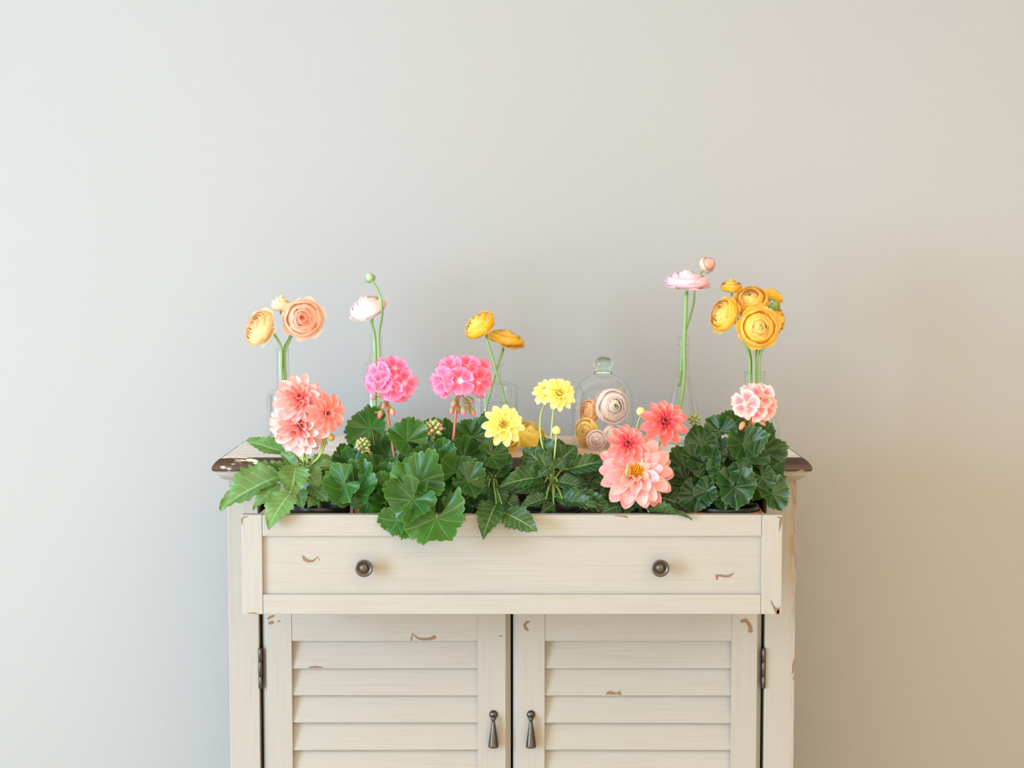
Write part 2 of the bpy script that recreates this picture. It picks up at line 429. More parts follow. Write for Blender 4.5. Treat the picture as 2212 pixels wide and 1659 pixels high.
def door(x0, x1, s0, s1, hinge_x, pull_x, knob_side):
    sa, sb = sorted((s0, s1))
    v, f = box_data(sa, sb, 0.0008, 0.02, RAIL_Z, D_TOP, bev=0.0008)
    d = obj('cabinet_door', mesh('cabinet_door', v, f, PAINT_X, smooth=False), CAB)
    for xo, xi in ((x0, s0), (x1, s1)):
        v, f = chamfer_stile(xo, xi, D_BOT, D_TOP, 0.0085); obj('door_stile', mesh('door_stile', v, f, PAINT_Z, smooth=False), d)
    box('door_rail', PAINT_X, d, sa, sb, 0.0008, 0.02, D_BOT, RAIL_Z - 8 * SLAT - 0.005, bev=0.0008)
    # one louver, leaning back at its top, shared by all
    prof = [(0.0025, 0.0), (0.0140, SLAT + 0.004), (0.0195, SLAT + 0.004), (0.0085, -0.0012), (0.0045, -0.0016)]
    n = len(prof); sv = [(x, y, z) for x in (s0, s1) for y, z in prof]
    sf = [(i, n + i, n + (i + 1) % n, (i + 1) % n) for i in range(n)] + [tuple(range(n)), tuple(range(n, 2 * n))[::-1]]
    me = mesh('slat', sv, sf, PAINT_X, smooth=False)
    for k in range(8):
        rot = Matrix.Rotation(random.uniform(-0.003, 0.003), 4, 'Y')
        obj('slat', me, d, Matrix.Translation((0, random.uniform(0, 0.0008), RAIL_Z - (k + 1) * SLAT)) @ rot)
    # hanging teardrop pull
    pz = P(1066, 1543, 0).z
    parts = []
    v, f = lathe([(0.0, 0.0), (0.0068, 0.0), (0.0070, 0.002), (0.0052, 0.004), (0.003, 0.0055), (0.0, 0.006)], 24)
    parts.append(([(pull_x + a, -c, pz + b) for a, b, c in v], f))
    v, f = lathe([(0.0, -0.0045), (0.0032, -0.0032), (0.0045, 0), (0.0032, 0.0032), (0.0, 0.0045)], 16)
    parts.append(([(pull_x + a, b - 0.0085, c + pz - 0.005) for a, b, c in v], f))
    v, f = lathe([(0.0, -0.0525), (0.0080, -0.0525), (0.0086, -0.051), (0.0084, -0.049), (0.0030, -0.011), (0.0022, -0.008), (0.0, -0.008)], 24)
    parts.append(([(pull_x + a, b - 0.0095, c + pz) for a, b, c in v], f))
    V, Fc = join(parts); pl = obj('drop_pull', mesh('drop_pull', V, Fc, METAL), d); pl['label'] = 'dark pewter teardrop pull'
    for zc in (P(560, 1443, 0).z, 0.24):
        parts = []
        h = 0.0335
        for a, b in ((-h, -0.0125), (-0.0122, 0.0122), (0.0125, h)):
            v, f = lathe([(0.0, a), (0.0026, a), (0.0034, a + 0.0006), (0.0034, b - 0.0006), (0.0026, b), (0.0, b)], 14)
            parts.append(([(hinge_x + x, y - 0.0022, z + zc) for x, y, z in v], f))
        parts.append(box_data(hinge_x - 0.0008, hinge_x + 0.0008, -0.001, 0.016, zc - h, zc + h))
        V, Fc = join(parts); obj('hinge', mesh('hinge', V, Fc, METAL), d)
    return d
dL = door(-0.4110, -0.0022, -0.3617, -0.0563, -0.4135, P(1066, 1543, 0).x, 1)
dR = door(0.4110, 0.0018, 0.3609, 0.0541, 0.4135, P(1147, 1543, 0).x, -1)
# drawer, pulled out 19 cm
DY, DH, DZ0, DZ1 = -0.19, 0.4128, 0.638, 0.7915
dv, df = box_data(-0.383, 0.383, DY + 0.0062, DY + 0.018, 0.660, 0.772)
DR = obj('drawer', mesh('drawer', dv, df, PAINT_X, smooth=False), CAB)
for s in (-1, 1):
    a, b = sorted((s * 0.3815, s * DH)); box('drawer_stile', PAINT_Z, DR, a, b, DY, DY + 0.019, DZ0, DZ1, bev=0.0012)
    a, b = sorted((s * 0.394, s * 0.406)); box('drawer_side', RAW, DR, a, b, DY + 0.019, 0.11, 0.648, 0.772, bev=0.0008)
box('drawer_rail', PAINT_X, DR, -0.3812, 0.3812, DY + 0.0006, DY + 0.019, 0.7587, DZ1, bev=0.0012)
box('drawer_rail', PAINT_X, DR, -0.3812, 0.3812, DY + 0.0006, DY + 0.019, DZ0, 0.6685, bev=0.0012)
box('drawer_bottom', RAW, DR, -0.394, 0.394, DY + 0.019, 0.11, 0.652, 0.658, bev=0)
box('drawer_back', RAW, DR, -0.394, 0.394, 0.098, 0.11, 0.658, 0.772, bev=0)
for px in (788, 1425):
    c = P(px, 1224, DY)
    v, f = lathe([(0.0, 0.0), (0.0095, 0.0), (0.0072, 0.003), (0.0058, 0.008), (0.0066, 0.013), (0.0105, 0.0175), (0.0128, 0.020), (0.0134, 0.0215), (0.0130, 0.0228), (0.0105, 0.0222), (0.0086, 0.0205), (0.0078, 0.0200), (0.0074, 0.0212), (0.0055, 0.0232), (0.003, 0.0242), (0.0, 0.0245)], 36)
    kb = obj('drawer_knob', mesh('drawer_knob', [(c.x + a, DY + 0.0064 - z, c.z + b) for a, b, z in v], f, METAL), DR); kb['label'] = 'round dark pewter knob with a domed centre'
PY = DY + 0.0062
chip(DR, [(654, 1201, 4), (658, 1208, 8), (666, 1212, 7), (676, 1212, 5), (682, 1207, 3), (686, 1203, 2), (691, 1211, 1.5)], PY)
chip(DR, [(1549, 1252, 4), (1548, 1244, 8), (1556, 1243, 5), (1566, 1245, 5), (1576, 1244, 6), (1585, 1238, 2)], PY)
chip(DR, [(536, 1116, 1.5), (526, 1117, 3), (523, 1121, 4), (522, 1134, 1)], DY)
chip(DR, [(1679, 1116.5, 2), (1687, 1118, 6), (1686, 1130, 6), (1683, 1147, 1)], DY)
chip(DR, [(1665, 1297, 1.5), (1671, 1310, 4), (1677, 1318, 9), (1681, 1325, 9)], DY)
chip(DR, [(1684, 1311, 2), (1682, 1318, 5), (1680, 1324, 5)], DY)
chip(DR, [(1328, 1114, 1.5), (1345, 1115, 3), (1352, 1116, 5), (1356, 1118, 2)], DY + 0.0006)
chip(DR, [(534, 1325, 1), (548, 1324, 3), (556, 1326, 2)], DY)
chip(dL, [(888, 1383, 4), (891, 1369, 3), (903, 1379, 4), (914, 1381, 5), (930, 1380, 6), (939, 1376, 9)], 0.0008)
chip(dL, [(667, 1442, 2), (680, 1440.5, 5), (697, 1442, 2)], slat=True)
chip(dL, [(578, 1337, 4), (584, 1333, 6), (592, 1330, 4)], 0.0)
chip(dL, [(582, 1346, 7), (587, 1345, 8), (590, 1344, 6)], 0.0)
chip(dL, [(600, 1342, 3), (605, 1342, 3)], 0.0)
chip(dL, [(1077, 1374, 1), (1082, 1374, 3), (1085, 1373, 2)], 0.0)
chip(dR, [(1144, 1343, 3), (1138, 1344, 6), (1133, 1350, 7), (1136, 1358, 7), (1141, 1362, 4)], 0.0)
chip(dR, [(1602, 1342, 8), (1611, 1340, 9), (1617, 1347, 8), (1621, 1356, 8), (1621, 1363, 11)], 0.0)
chip(dR, [(1311, 1498, 5), (1318, 1496, 8), (1326, 1498, 5), (1332, 1498, 3), (1338, 1496, 8), (1340, 1501, 5)], slat=True)
chip(CAB, [(1715, 1425, 2), (1713.5, 1438, 5), (1713, 1450, 4), (1711, 1455, 3)], 0.0)
chip(CAB, [(1714, 1460, 2), (1714, 1469, 2)], 0.0)

# ------------------------------------------------------------------ shared flower and leaf meshes
def geranium_leaf_mesh(seed, round_=False):
    rnd = random.Random(seed); ph = [rnd.uniform(0, 6.28) for _ in range(6)]; fold = rnd.uniform(0.05, 0.55); cup = rnd.uniform(0.05, 0.3); dl = rnd.uniform(0.07, 0.13)
    a3, a5, a9 = (0.16, 0.13, 0.0)
    if round_: fold, dl, a3, a5, a9 = rnd.uniform(0.0, 0.35), 0.045, 0.09, 0.08, 0.075
    nu, nv = 84, 7
    def fn(u, v):
        th = (u - 0.5) * 2 * math.radians(156)
        lobe = abs(math.cos(u * 7 * math.pi + math.pi / 2))
        R = 0.80 + dl * lobe ** 0.5 + 0.06 * abs(math.sin(u * 21 * math.pi)) ** 0.7
        R *= 1 - 0.10 * (abs(th) / math.pi) ** 2 + 0.05 * math.sin(2 * th + ph[0]) + 0.06 * math.sin(3 * th + ph[4])
        r = v * R
        x, y = r * math.sin(th), r * math.cos(th)
        z = cup * r * r + fold * abs(x) * 0.9
        z += 0.032 * r * math.cos(u * 14 * math.pi) + a3 * r ** 3 * math.sin(3 * th + ph[1]) + a5 * r ** 3 * math.sin(5 * th + ph[2]) + a9 * r ** 4 * math.sin(9 * th + ph[5]) + 0.06 * r ** 5 * math.sin(13 * th + ph[3])
        z += -0.14 * y * y * (1 if y > 0 else 0.3)
        return (x, y, z)
    v, f, uv = grid(nu, nv, fn)
    return mesh('leaf', v, f, GLEAF, uv)
def dahlia_leaf_mesh(seed):
    rnd = random.Random(seed); fold = rnd.uniform(0.12, 0.5); droop = rnd.uniform(0.05, 0.25); ph = rnd.uniform(0, 6.28); tw = rnd.uniform(-0.25, 0.25)
    nu, nv = 10, 40
    def fn(u, v):
        a = (u - 0.5) * 2
        wd = (math.sin(math.pi * v ** 0.72) ** 0.85 if 0 < v < 1 else 0.0)
        ser = (v * 8) % 1.0
        wd *= (0.80 + 0.22 * ser) if 0.10 < v < 0.97 else 0.9
        x = a * wd * 0.5
        z = fold * abs(x) * (1 - 0.4 * v) - droop * (v - 0.35) ** 2 * 1.4 + 0.035 * math.sin(v * 14 + ph + a * 2) * abs(a) + tw * x * v
        z += 0.012 * math.cos((v - abs(a) * 0.2) * 7 * 2 * math.pi) * abs(a)
        return (x, v, z)
    v, f, uv = grid(nu, nv, fn)
    return mesh('leaf', v, f, DLEAF, uv)
GL = [geranium_leaf_mesh(i) for i in range(6)]
GL2 = [geranium_leaf_mesh(i + 50, True) for i in range(6)]
DL = [dahlia_leaf_mesh(i + 20) for i in range(6)]
def dahlia_petal_mesh(name, cup, curl, wid, tip=0.9):
    def fn(u, v):
        a = (u - 0.5) * 2
        q = min(1, v / 0.62); wd = wid * (0.30 + 0.70 * q * q * (3 - 2 * q)) * (max(0.0, 1 - max(0, (v - 0.60) / 0.40) ** 2.1) ** 0.62)
        x = a * wd * 0.5
        return (x, v, cup * (a * a) * wd * 0.9 * (1 - 0.55 * v) + curl * (v ** 2) * 0.5 - 0.02 * (1 - a * a) * math.cos(a * 9) * v)
    v, f, uv = grid(6, 11, lambda u, v: fn(u, 1 - (1 - v) ** 1.35))
    return mesh(name, v, f, PETAL_D, uv)
DP = {'flat': dahlia_petal_mesh('petal', 0.35, -0.16, 0.44), 'mid': dahlia_petal_mesh('petal', 0.65, 0.08, 0.46), 'cup': dahlia_petal_mesh('petal', 1.1, 0.45, 0.46), 'quill': dahlia_petal_mesh('petal', 1.6, 0.75, 0.42)}
def ranunculus_petal_mesh(prof, A, seed, ruf):
    rnd = random.Random(seed); ph = rnd.uniform(0, 6.28); ph2 = rnd.uniform(0, 6.28)
    pts = smooth_path([Vector((r, z, 0)) for r, z in prof], 4); m = len(pts) - 1
    def fn(u, v):
        a = (u - 0.5) * 2; ve = v * (1 - 0.20 * abs(a) ** 3.5)
        q = ve * m; i = min(int(q), m - 1); p = pts[i].lerp(pts[i + 1], q - i)
        th = a * A * (1 - 0.12 * (1 - v)); rr = p.x * (1 + ruf * v ** 3 * math.sin(a * 5 + ph)) 
        return (rr * math.cos(th), rr * math.sin(th), p.y + ruf * 0.6 * v ** 3 * math.sin(a * 7 + ph2))
    v, f, uv = grid(10, 7, fn)
    return mesh('petal', v, f, PETAL_R, uv)
RP = {'flare': [ranunculus_petal_mesh([(0.12, 0), (0.62, 0.06), (1.0, 0.26), (1.18, 0.50), (1.25, 0.66)], 0.72, i, 0.06) for i in range(3)],
      'outer': [ranunculus_petal_mesh([(0.12, 0), (0.70, 0.05), (1.03, 0.32), (1.03, 0.64), (0.93, 0.88)], 0.85, 10 + i, 0.04) for i in range(3)],
      'mid': [ranunculus_petal_mesh([(0.12, 0.05), (0.72, 0.10), (1.02, 0.42), (0.95, 0.74), (0.74, 0.98)], 0.95, 20 + i, 0.03) for i in range(3)],
      'in': [ranunculus_petal_mesh([(0.12, 0.1), (0.75, 0.2), (1.0, 0.55), (0.90, 0.84), (0.60, 1.0)], 1.15, 30 + i, 0.03) for i in range(3)]}
def blob_mesh(name, mat, prof, n=12):
    V, Fc = lathe(prof, n); UVs = []
    for j in range(len(prof)): UVs += [(i / n, j / (len(prof) - 1)) for i in range(n)]
    return mesh(name, V, Fc, mat, UVs)
EGG = [(0.0, 0.0), (0.28, 0.06), (0.45, 0.25), (0.48, 0.48), (0.36, 0.76), (0.15, 0.95), (0.0, 1.0)]
BUDM = blob_mesh('bud', BUD, EGG); GBUD = blob_mesh('bud', BUDTIP, EGG, 10)
DOME = blob_mesh('bloom', BUD, [(0.0, -0.25), (0.5, -0.18), (0.9, 0.0), (1.0, 0.25), (0.85, 0.5), (0.45, 0.68), (0.0, 0.74)], 16)
def sepal_mesh():
    v, f, uv = grid(4, 5, lambda u, v: ((u - 0.5) * 0.5 * math.sin(math.pi * (0.12 + 0.88 * v)) ** 0.7 if v < 1 else 0.0, v, 0.3 * (u - 0.5) ** 2 + 0.25 * v * v))
    return mesh('sepal', v, f, STEM, uv)
SEPAL = sepal_mesh()
def floret_mesh(seed):
    rnd = random.Random(seed); V, Fc, UVs = [], [], []
    for k in range(5):
        th = k * 2 * math.pi / 5 + rnd.uniform(-0.12, 0.12); tl = rnd.uniform(0.05, 0.45); ph = rnd.uniform(0, 6.28); L = rnd.uniform(0.9, 1.05)
        def fn(u, v):
            a = (u - 0.5) * 2
            wd = 0.16 + 0.98 * v ** 0.85; wd = wd * math.sqrt(max(0, 1 - max(0, (v - 0.58) / 0.42) ** 2.2)) if v < 1 else 0.0
            x = a * wd * 0.5; y = v * L * (1 - 0.05 * abs(a))
            z = tl * y * 0.8 - 0.35 * tl * y * y + 0.07 * v * math.sin(a * 3.5 + ph) + 0.16 * a * a * v * wd + 0.02 * k
            return (x * math.cos(th) - y * math.sin(th), x * math.sin(th) + y * math.cos(th), z)
        v, f, uv = grid(6, 6, fn); n = len(V)
        V += v; UVs += uv; Fc += [tuple(i + n for i in q) for q in f]
    return mesh('floret', V, Fc, FLORET, UVs)
FL = [floret_mesh(i + 3) for i in range(4)]

def jit(c, a=0.06):
    k = 1 + random.uniform(-a, a)
    return tuple(max(0, min(1, v * k * (1 + random.uniform(-a, a) * 0.5))) for v in c[:3]) + (1,)
def lerp(a, b, t): return tuple(a[i] + (b[i] - a[i]) * t for i in range(3)) + (1,)
GREEN = lin((142, 180, 108)); PALEGREEN = lin((150, 184, 100))

# ------------------------------------------------------------------ ranunculus
def ranunculus(label, px, py, Y, R, n, cols, stem, group=None, H=1.05, layers=9, heart=None, flare=1, sep=True, stem_r=0.0026, name='ranunculus', stem_Y=None, stem_col=GREEN, cat='flower', base_loc=None):
    """cut flower: n = direction the face looks, cols = outer and inner petal colour, stem = photo measurements (x, y) from the bloom down"""
    n = Vector(n).normalized(); r = S(R, Y) / 1.06; h = r * H
    c = P(px, py, Y); base = c - n * h * 0.5
    sp = []
    if stem:
        for i, q in enumerate(stem):
            yy = q[2] if len(q) > 2 else (stem_Y if stem_Y is not None else Y)
            sp.append(P(q[0], q[1], yy))
    root = base_loc if base_loc is not None else (sp[-1] if sp else base)
    t = thing(name, label, cat, root, group)
    if sp: tube_obj('stem', STEM, t, [base + n * h * 0.08, base - n * r * 0.35] + sp, stem_r * 0.85, stem_r, stem_col)
    Fm = frame(base, n, (0.13, 0.2, 1))
    hc = heart or cols[1]
    bl = obj('bloom', DOME, t, Fm @ Matrix.Translation((0, 0, h * 0.42)) @ Matrix.Diagonal((r * 0.24, r * 0.24, h * 0.50, 1)), color=hc)
    a0 = random.uniform(0, 6)
    def put(kind, rr, hh, ang, col, z0=0.0, tilt=0.0):
        M = Fm @ Matrix.Rotation(ang, 4, 'Z') @ Matrix.Translation((0, 0, z0)) @ Matrix.Rotation(tilt, 4, 'Y') @ Matrix.Diagonal((rr, rr, hh, 1))
        obj('petal', random.choice(RP[kind]), bl, M, color=jit(col, 0.04))
    for j in range(flare):
        for i in range(5): put('flare', r * (0.90 + 0.08 * random.random()), h * random.uniform(0.50, 0.62), a0 + j * 0.6 + i * 1.2566 + random.uniform(-0.15, 0.15), cols[0], 0, random.uniform(-0.08, 0.22))
    for i in range(5): put('outer', r * 0.99, h * random.uniform(0.66, 0.74), a0 + 0.35 + i * 1.2566 + random.uniform(-0.1, 0.1), lerp(cols[0], cols[1], 0.08), 0, random.uniform(-0.06, 0.10))
    for j in range(layers):
        t_ = j / max(1, layers - 1)
        rr = r * 0.97 * (0.22 ** t_); hh = h * (0.74 + 0.28 * t_ ** 0.6)
        cnt = 5 if j < layers * 0.4 else 4 if j < layers * 0.75 else 3
        for i in range(cnt):
            put('outer' if t_ < 0.08 else 'mid' if t_ < 0.6 else 'in', rr * random.uniform(0.96, 1.03), hh * random.uniform(0.92, 1.05), a0 + j * 0.83 + i * 6.283 / cnt + random.uniform(-0.1, 0.1), lerp(cols[0], cols[1], 0.1 + 0.9 * t_), 0, random.uniform(-0.09, 0.09))
    if sep:
        for i in range(5):
            ang = i * 1.2566 + 0.3; el = random.uniform(1.35, 1.75)
            d = Fm.to_3x3().normalized() @ Vector((math.cos(ang) * math.sin(el), math.sin(ang) * math.sin(el), math.cos(el)))
            obj('sepal', SEPAL, bl, frame(base - n * 0.0005, n - d * n.dot(d) if abs(n.dot(d)) < 0.9 else Vector((0, -1, 0)), d, r * 0.62), color=lin((128, 150, 84)))
    return t
def bud_flower(label, px, py, Y, R, n, col, stem, stem_r=0.0018, group=None, sepals=5, sepcol=lin((140, 172, 110)), stem_Y=None, plump=1.0):
    """closed round bud on its own stem"""
    n = Vector(n).normalized(); r = S(R, Y); c = P(px, py, Y); base = c - n * r
    sp = [P(q[0], q[1], q[2] if len(q) > 2 else (stem_Y if stem_Y is not None else Y)) for q in stem]
    t = thing('ranunculus_bud', label, 'flower bud', sp[-1], group)
    tube_obj('stem', STEM, t, [base + n * r * 0.1] + sp, stem_r * 0.8, stem_r, GREEN)
    Fm = frame(base, n, (0.2, 0.3, 1))
    b = obj('bud', BUDM, t, Fm @ Matrix.Diagonal((2.05 * r * plump, 2.05 * r * plump, 2 * r, 1)), color=col)
    for i in range(sepals):
        put = Fm @ Matrix.Rotation(i * 6.283 / sepals, 4, 'Z') @ Matrix.Rotation(0.35, 4, 'Y') @ Matrix.Diagonal((r * 1.03, r * 1.03, r * 1.25, 1))
        obj('sepal', RP['mid'][i % 3], b, put, color=jit(sepcol, 0.06))
    return t

# ------------------------------------------------------------------ glass
def vase(name, label, px, Y, prof_px, water_py=None, mat=GLASS, extra=None, group=None, cat='vase'):
    """prof_px: (half width, photo y) down the side from the lip; stands on the tabletop at depth Y"""
    c = P(px, 950, Y); cx = c.x
    prof = [(S(hw, Y), max(TZ + 0.0006, P(px, py, Y).z)) for hw, py in prof_px]
    if prof[-1][1] > TZ + 0.001: prof.append((prof[-1][0], TZ + 0.0006))
    t = thing(name, label, cat, (cx, Y, TZ), group)
    fine = smooth_path([Vector((r, z, 0)) for r, z in prof], 5)
    pr = [(max(0.0, p.x), max(TZ + 0.0006, p.y)) for p in fine]
    wall = 0.0011
    inner = [(max(0.0005, r - wall), max(z, TZ + 0.003)) for r, z in pr]
    full = [(inner[0][0], pr[0][1])] + pr + [(0.0005, TZ + 0.0006)]
    v, f = lathe(full, 40, cap1=False)
    obj('glass_body', mesh('glass_body', [(cx + a, Y + b, z) for a, b, z in v], f, mat), t)
    if water_py:
        wz = P(px, water_py, Y).z
        wp = [(r, z) for r, z in inner if z <= wz]
        prev = [r for r, z in inner if z > wz]
        wp = [(0.0003, wz), ((prev[-1] if prev else wp[0][0]) * 0.5 + wp[0][0] * 0.5, wz)] + wp + [(0.0005, TZ + 0.003)]
        v, f = lathe(wp, 40)
        obj('water', mesh('water', [(cx + a, Y + b, z) for a, b, z in v], f, WATER), t)
    return t
VA, VB, VC, VE, VF = 0.20, 0.20, 0.20, 0.19, 0.150
vase('bottle_vase', 'clear glass bottle vase with square shoulders holding peach ranunculus', 612, VA, [(17, 753), (17.5, 755), (15, 758), (14.5, 790), (14.5, 832), (18, 841), (29, 846), (35, 852), (35.5, 870), (35.5, 945), (33, 956)], 851)
vase('bottle_vase', 'slim tall clear glass bottle vase holding a white ranunculus and a green bud', 814, VB, [(15.5, 724), (16, 726), (13, 729), (13, 758), (17, 772), (25, 786), (27, 800), (27, 945), (25, 956)], 842)
vase('bottle_vase', 'wide clear glass bottle vase with rounded shoulders holding two yellow ranunculus', 1070, VC, [(17.5, 787), (18, 789), (13.5, 792), (12.5, 805), (13.5, 820), (30, 826), (44, 832), (48, 845), (48, 945), (46, 956)], 871)
vase('conical_flask', 'clear glass cone-shaped flask holding a tall pink ranunculus', 1475, VE, [(16, 724), (16.2, 726.5), (13, 729), (12.5, 744), (13.5, 746), (12.5, 748), (12.5, 790), (17, 815), (31, 880), (42, 935), (43, 950), (38, 957)], 815)
vase('round_flask', 'clear glass round-bellied flask holding a bunch of orange ranunculus', 1630, VF, [(23.5, 803), (23.8, 805), (22.5, 808), (22.5, 865), (26, 878), (42, 895), (52, 917), (54, 937), (46, 955), (28, 963)], 880)
# cloche
CX, CYY = P(1302, 950, 0.115).x, 0.115
t = thing('glass_cloche', 'clear glass bell cloche with a round knob covering ranunculus heads', 'cloche', (CX, CYY, TZ))
pp = [(0, 806), (14, 806), (30, 812), (48, 824), (59, 840), (64.5, 862), (66.5, 900), (67.5, 940), (68, 977)]
pr = smooth_path([Vector((S(a, CYY), max(TZ + 0.0006, P(1302, b, CYY).z), 0)) for a, b in pp], 5)
pr = [(max(0.0003, p.x), max(TZ + 0.0006, p.y)) for p in pr]; zz0 = TZ + 0.0006
full = pr + [(pr[-1][0] + 0.0008, zz0), (pr[-1][0] - 0.0018, zz0), (pr[-1][0] - 0.0016, zz0 + 0.003)]
v, f = lathe(full, 48); obj('dome', mesh('dome', [(CX + a, CYY + b, z) for a, b, z in v], f, GLASS), t)
kp = [(0.2, 769), (10, 770.5), (18, 775.5), (21.8, 784), (21, 792), (17.5, 796.5), (17, 800), (17.5, 803), (19.5, 806), (18, 808.5), (0.2, 809)]
v, f = lathe([(S(a, CYY), P(1302, b, CYY).z) for a, b in kp], 40); kn = obj('knob', mesh('knob', [(CX + a, CYY + b, z) for a, b, z in v], [q[::-1] for q in f], KNOBGLASS), t)

# ------------------------------------------------------------------ cut flowers
PEACH = (lin((255, 218, 156)), lin((255, 204, 130))); SALMON = (lin((255, 208, 172)), lin((253, 164, 118))); PALEPEACH = (lin((255, 236, 196)), lin((255, 224, 170)))
BLUSH = (lin((254, 240, 238)), lin((254, 244, 240))); PINK = (lin((255, 218, 228)), lin((255, 228, 235)))
YELLOW = (lin((255, 204, 24)), lin((244, 226, 70))); GOLD = (lin((255, 210, 22)), lin((255, 218, 60))); ORANGE = (lin((255, 204, 34)), lin((255, 232, 130)))
ranunculus('peach ranunculus turned sideways in the square-shouldered bottle', 556, 706, VA - 0.012, 40, (-0.62, -0.62, 0.40), PEACH, [(592, 722, VA - 0.006), (604, 742, VA - 0.005), (608, 760, VA - 0.004), (608, 810, VA - 0.004), (613, 900, VA - 0.004)], H=1.0)
ranunculus('salmon ranunculus facing straight out of the square-shouldered bottle', 654, 688, VA - 0.015, 41, (0.02, -1, 0.10), SALMON, [(632, 722, VA + 0.01), (621, 745, VA + 0.005), (615, 763, VA + 0.002), (616, 810, VA + 0.002), (620, 880, VA + 0.003)], layers=11, heart=lin((214, 130, 130)), H=0.8)
ranunculus('half-open pale peach ranunculus above two fuller peach blooms', 607, 654, VA + 0.045, 21, (0.05, -0.15, 1), PALEPEACH, [(609, 681, VA + 0.045), (624, 700, VA + 0.042), (626, 728, VA + 0.030), (612, 756, VA + 0.0068), (609, 800, VA + 0.0068), (604, 880, VA + 0.011)], H=1.7, layers=5, flare=0, name='ranunculus', heart=PALEPEACH[1], stem_r=0.0022)
ranunculus('white ranunculus with loose outer petals in the slim tall bottle', 791, 660, VB - 0.01, 38, (-0.34, -0.42, 0.85), BLUSH, [(803, 700, VB), (809, 728, VB + 0.0025), (811, 790, VB + 0.003), (810, 900, VB + 0.004)], H=1.15, stem_r=0.003, flare=2)
bud_flower('small round green bud arching above the white ranunculus', 798, 598, VB - 0.01, 9.5, (-0.35, -0.4, 0.8), lin((176, 204, 160)), [(806, 609, VB - 0.02), (816, 627, VB - 0.055), (824, 652, VB - 0.066), (825, 680, VB - 0.045), (820, 712, VB - 0.010), (818, 732, VB - 0.003), (820, 790, VB - 0.003), (822, 880, VB - 0.004)], 0.0024)
ranunculus('round yellow ranunculus with a green heart in the wide bottle', 1033, 698, VC, 35, (-0.58, -0.42, 0.70), YELLOW, [(1052, 735, VC - 0.002), (1064, 775, VC - 0.003), (1077, 820, VC - 0.004), (1092, 870, VC - 0.004), (1102, 930, VC - 0.004)], H=1.15, layers=11, heart=lin((160, 185, 70)))
ranunculus('flat golden yellow ranunculus tilted up in the wide bottle', 1093, 727, VC + 0.052, 39, (0.25, -0.16, 0.95), GOLD, [(1086, 758, VC + 0.040), (1076, 786, VC + 0.006), (1066, 820, VC + 0.005), (1050, 880, VC + 0.006), (1042, 930, VC + 0.006)], H=0.8, layers=8, flare=2)
ranunculus('wide pale pink ranunculus standing tall in the cone-shaped flask', 1484, 602, VE, 45, (0.02, -0.16, 1), PINK, [(1482, 640, VE - 0.002), (1480, 690, VE - 0.0035), (1478, 740, VE - 0.0035), (1478, 800, VE - 0.0035), (1474, 850, VE - 0.0035), (1462, 900, VE - 0.0035)], H=0.85, layers=10, flare=2, stem_r=0.0038)
bud_flower('small cream and pink bud peeping beside the tall pink ranunculus', 1532, 570, VE + 0.064, 15, (0.62, -0.62, 0.35), lin((226, 170, 150)), [(1519, 583, VE + 0.066), (1508, 600, VE + 0.066), (1500, 628, VE + 0.062), (1498, 655, VE + 0.046), (1489, 688, VE + 0.022), (1478, 722, VE + 0.0048), (1474, 745, VE + 0.0044), (1471, 800, VE + 0.0044), (1467, 835, VE + 0.006)], 0.0026, sepcol=lin((240, 226, 206)))
def lane(ang, mid):
    """stem path through the flask: photo points above the neck, then its own place in the neck and the belly"""
    a = math.radians(ang); c, d = math.cos(a), math.sin(a); q = []
    for py, r in ((772, 0.0098), (806, 0.0092), (866, 0.0092), (905, 0.015), (945, 0.021)):
        q.append((1630 + c * r / S(1, VF), py, VF + d * r))
    return mid + q
fan = [('orange ranunculus leaning out of the bunch below the half-open yellow one', 1560, 678, -0.012, 37, (-0.78, -0.52, 0.32), 205, [(1592, 702, VF - 0.008), (1606, 735, VF - 0.006)], ORANGE, 1.0),
       ('orange ranunculus at the heart of the bunch with a pale centre looking up', 1621, 646, 0.006, 37, (-0.22, -0.72, 0.62), None, [(1629, 690, VF + 0.022), (1630, 735, VF + 0.006)], ORANGE, 0.9),
       ('small orange ranunculus at the back of the bunch seen from its side', 1668, 635, 0.074, 27, (0.35, -0.05, 0.9), 85, [(1658, 680, VF + 0.060), (1640, 735, VF + 0.024)], GOLD, 0.95),
       ('largest orange ranunculus facing out over the round flask neck', 1640, 708, -0.052, 42, (0.03, -1, 0.06), 270, [(1640, 724, VF - 0.022), (1632, 748, VF - 0.014)], ORANGE, 0.75),
       ('orange ranunculus turned edge-on beside the largest bloom of the bunch', 1683, 690, 0.030, 28, (0.88, -0.42, 0.10), 328, [(1666, 716, VF + 0.016), (1650, 748, VF - 0.002)], GOLD, 0.95),
       ('half-open yellow ranunculus topping the orange bunch', 1579, 616, 0.050, 23, (-0.08, -0.25, 1), 140, [(1583, 650, VF + 0.054), (1594, 690, VF + 0.048), (1612, 735, VF + 0.024)], (lin((246, 192, 40)), lin((240, 200, 60))), 1.25)]
for lab, px, py, dy, R, n, ang, mid, cols, H in fan:
    st = lane(ang, mid) if ang is not None else mid + [(1630, 772, VF), (1630, 806, VF), (1630, 866, VF), (1631, 940, VF)]
    ranunculus(lab, px, py, VF + dy, R, n, cols, st, group='orange ranunculus in the round flask', H=H, layers=6 if R < 30 else 9, flare=0 if R < 25 else 1, stem_r=0.0027)
bud_flower('tight green bud among the orange ranunculus', 1676, 658, VF - 0.010, 9.5, (0.3, -0.5, 0.8), lin((130, 150, 60)), lane(38, [(1670, 672, VF - 0.010), (1661, 692, VF - 0.006), (1646, 728, VF + 0.010)]), 0.0018, sepcol=lin((140, 158, 66)))
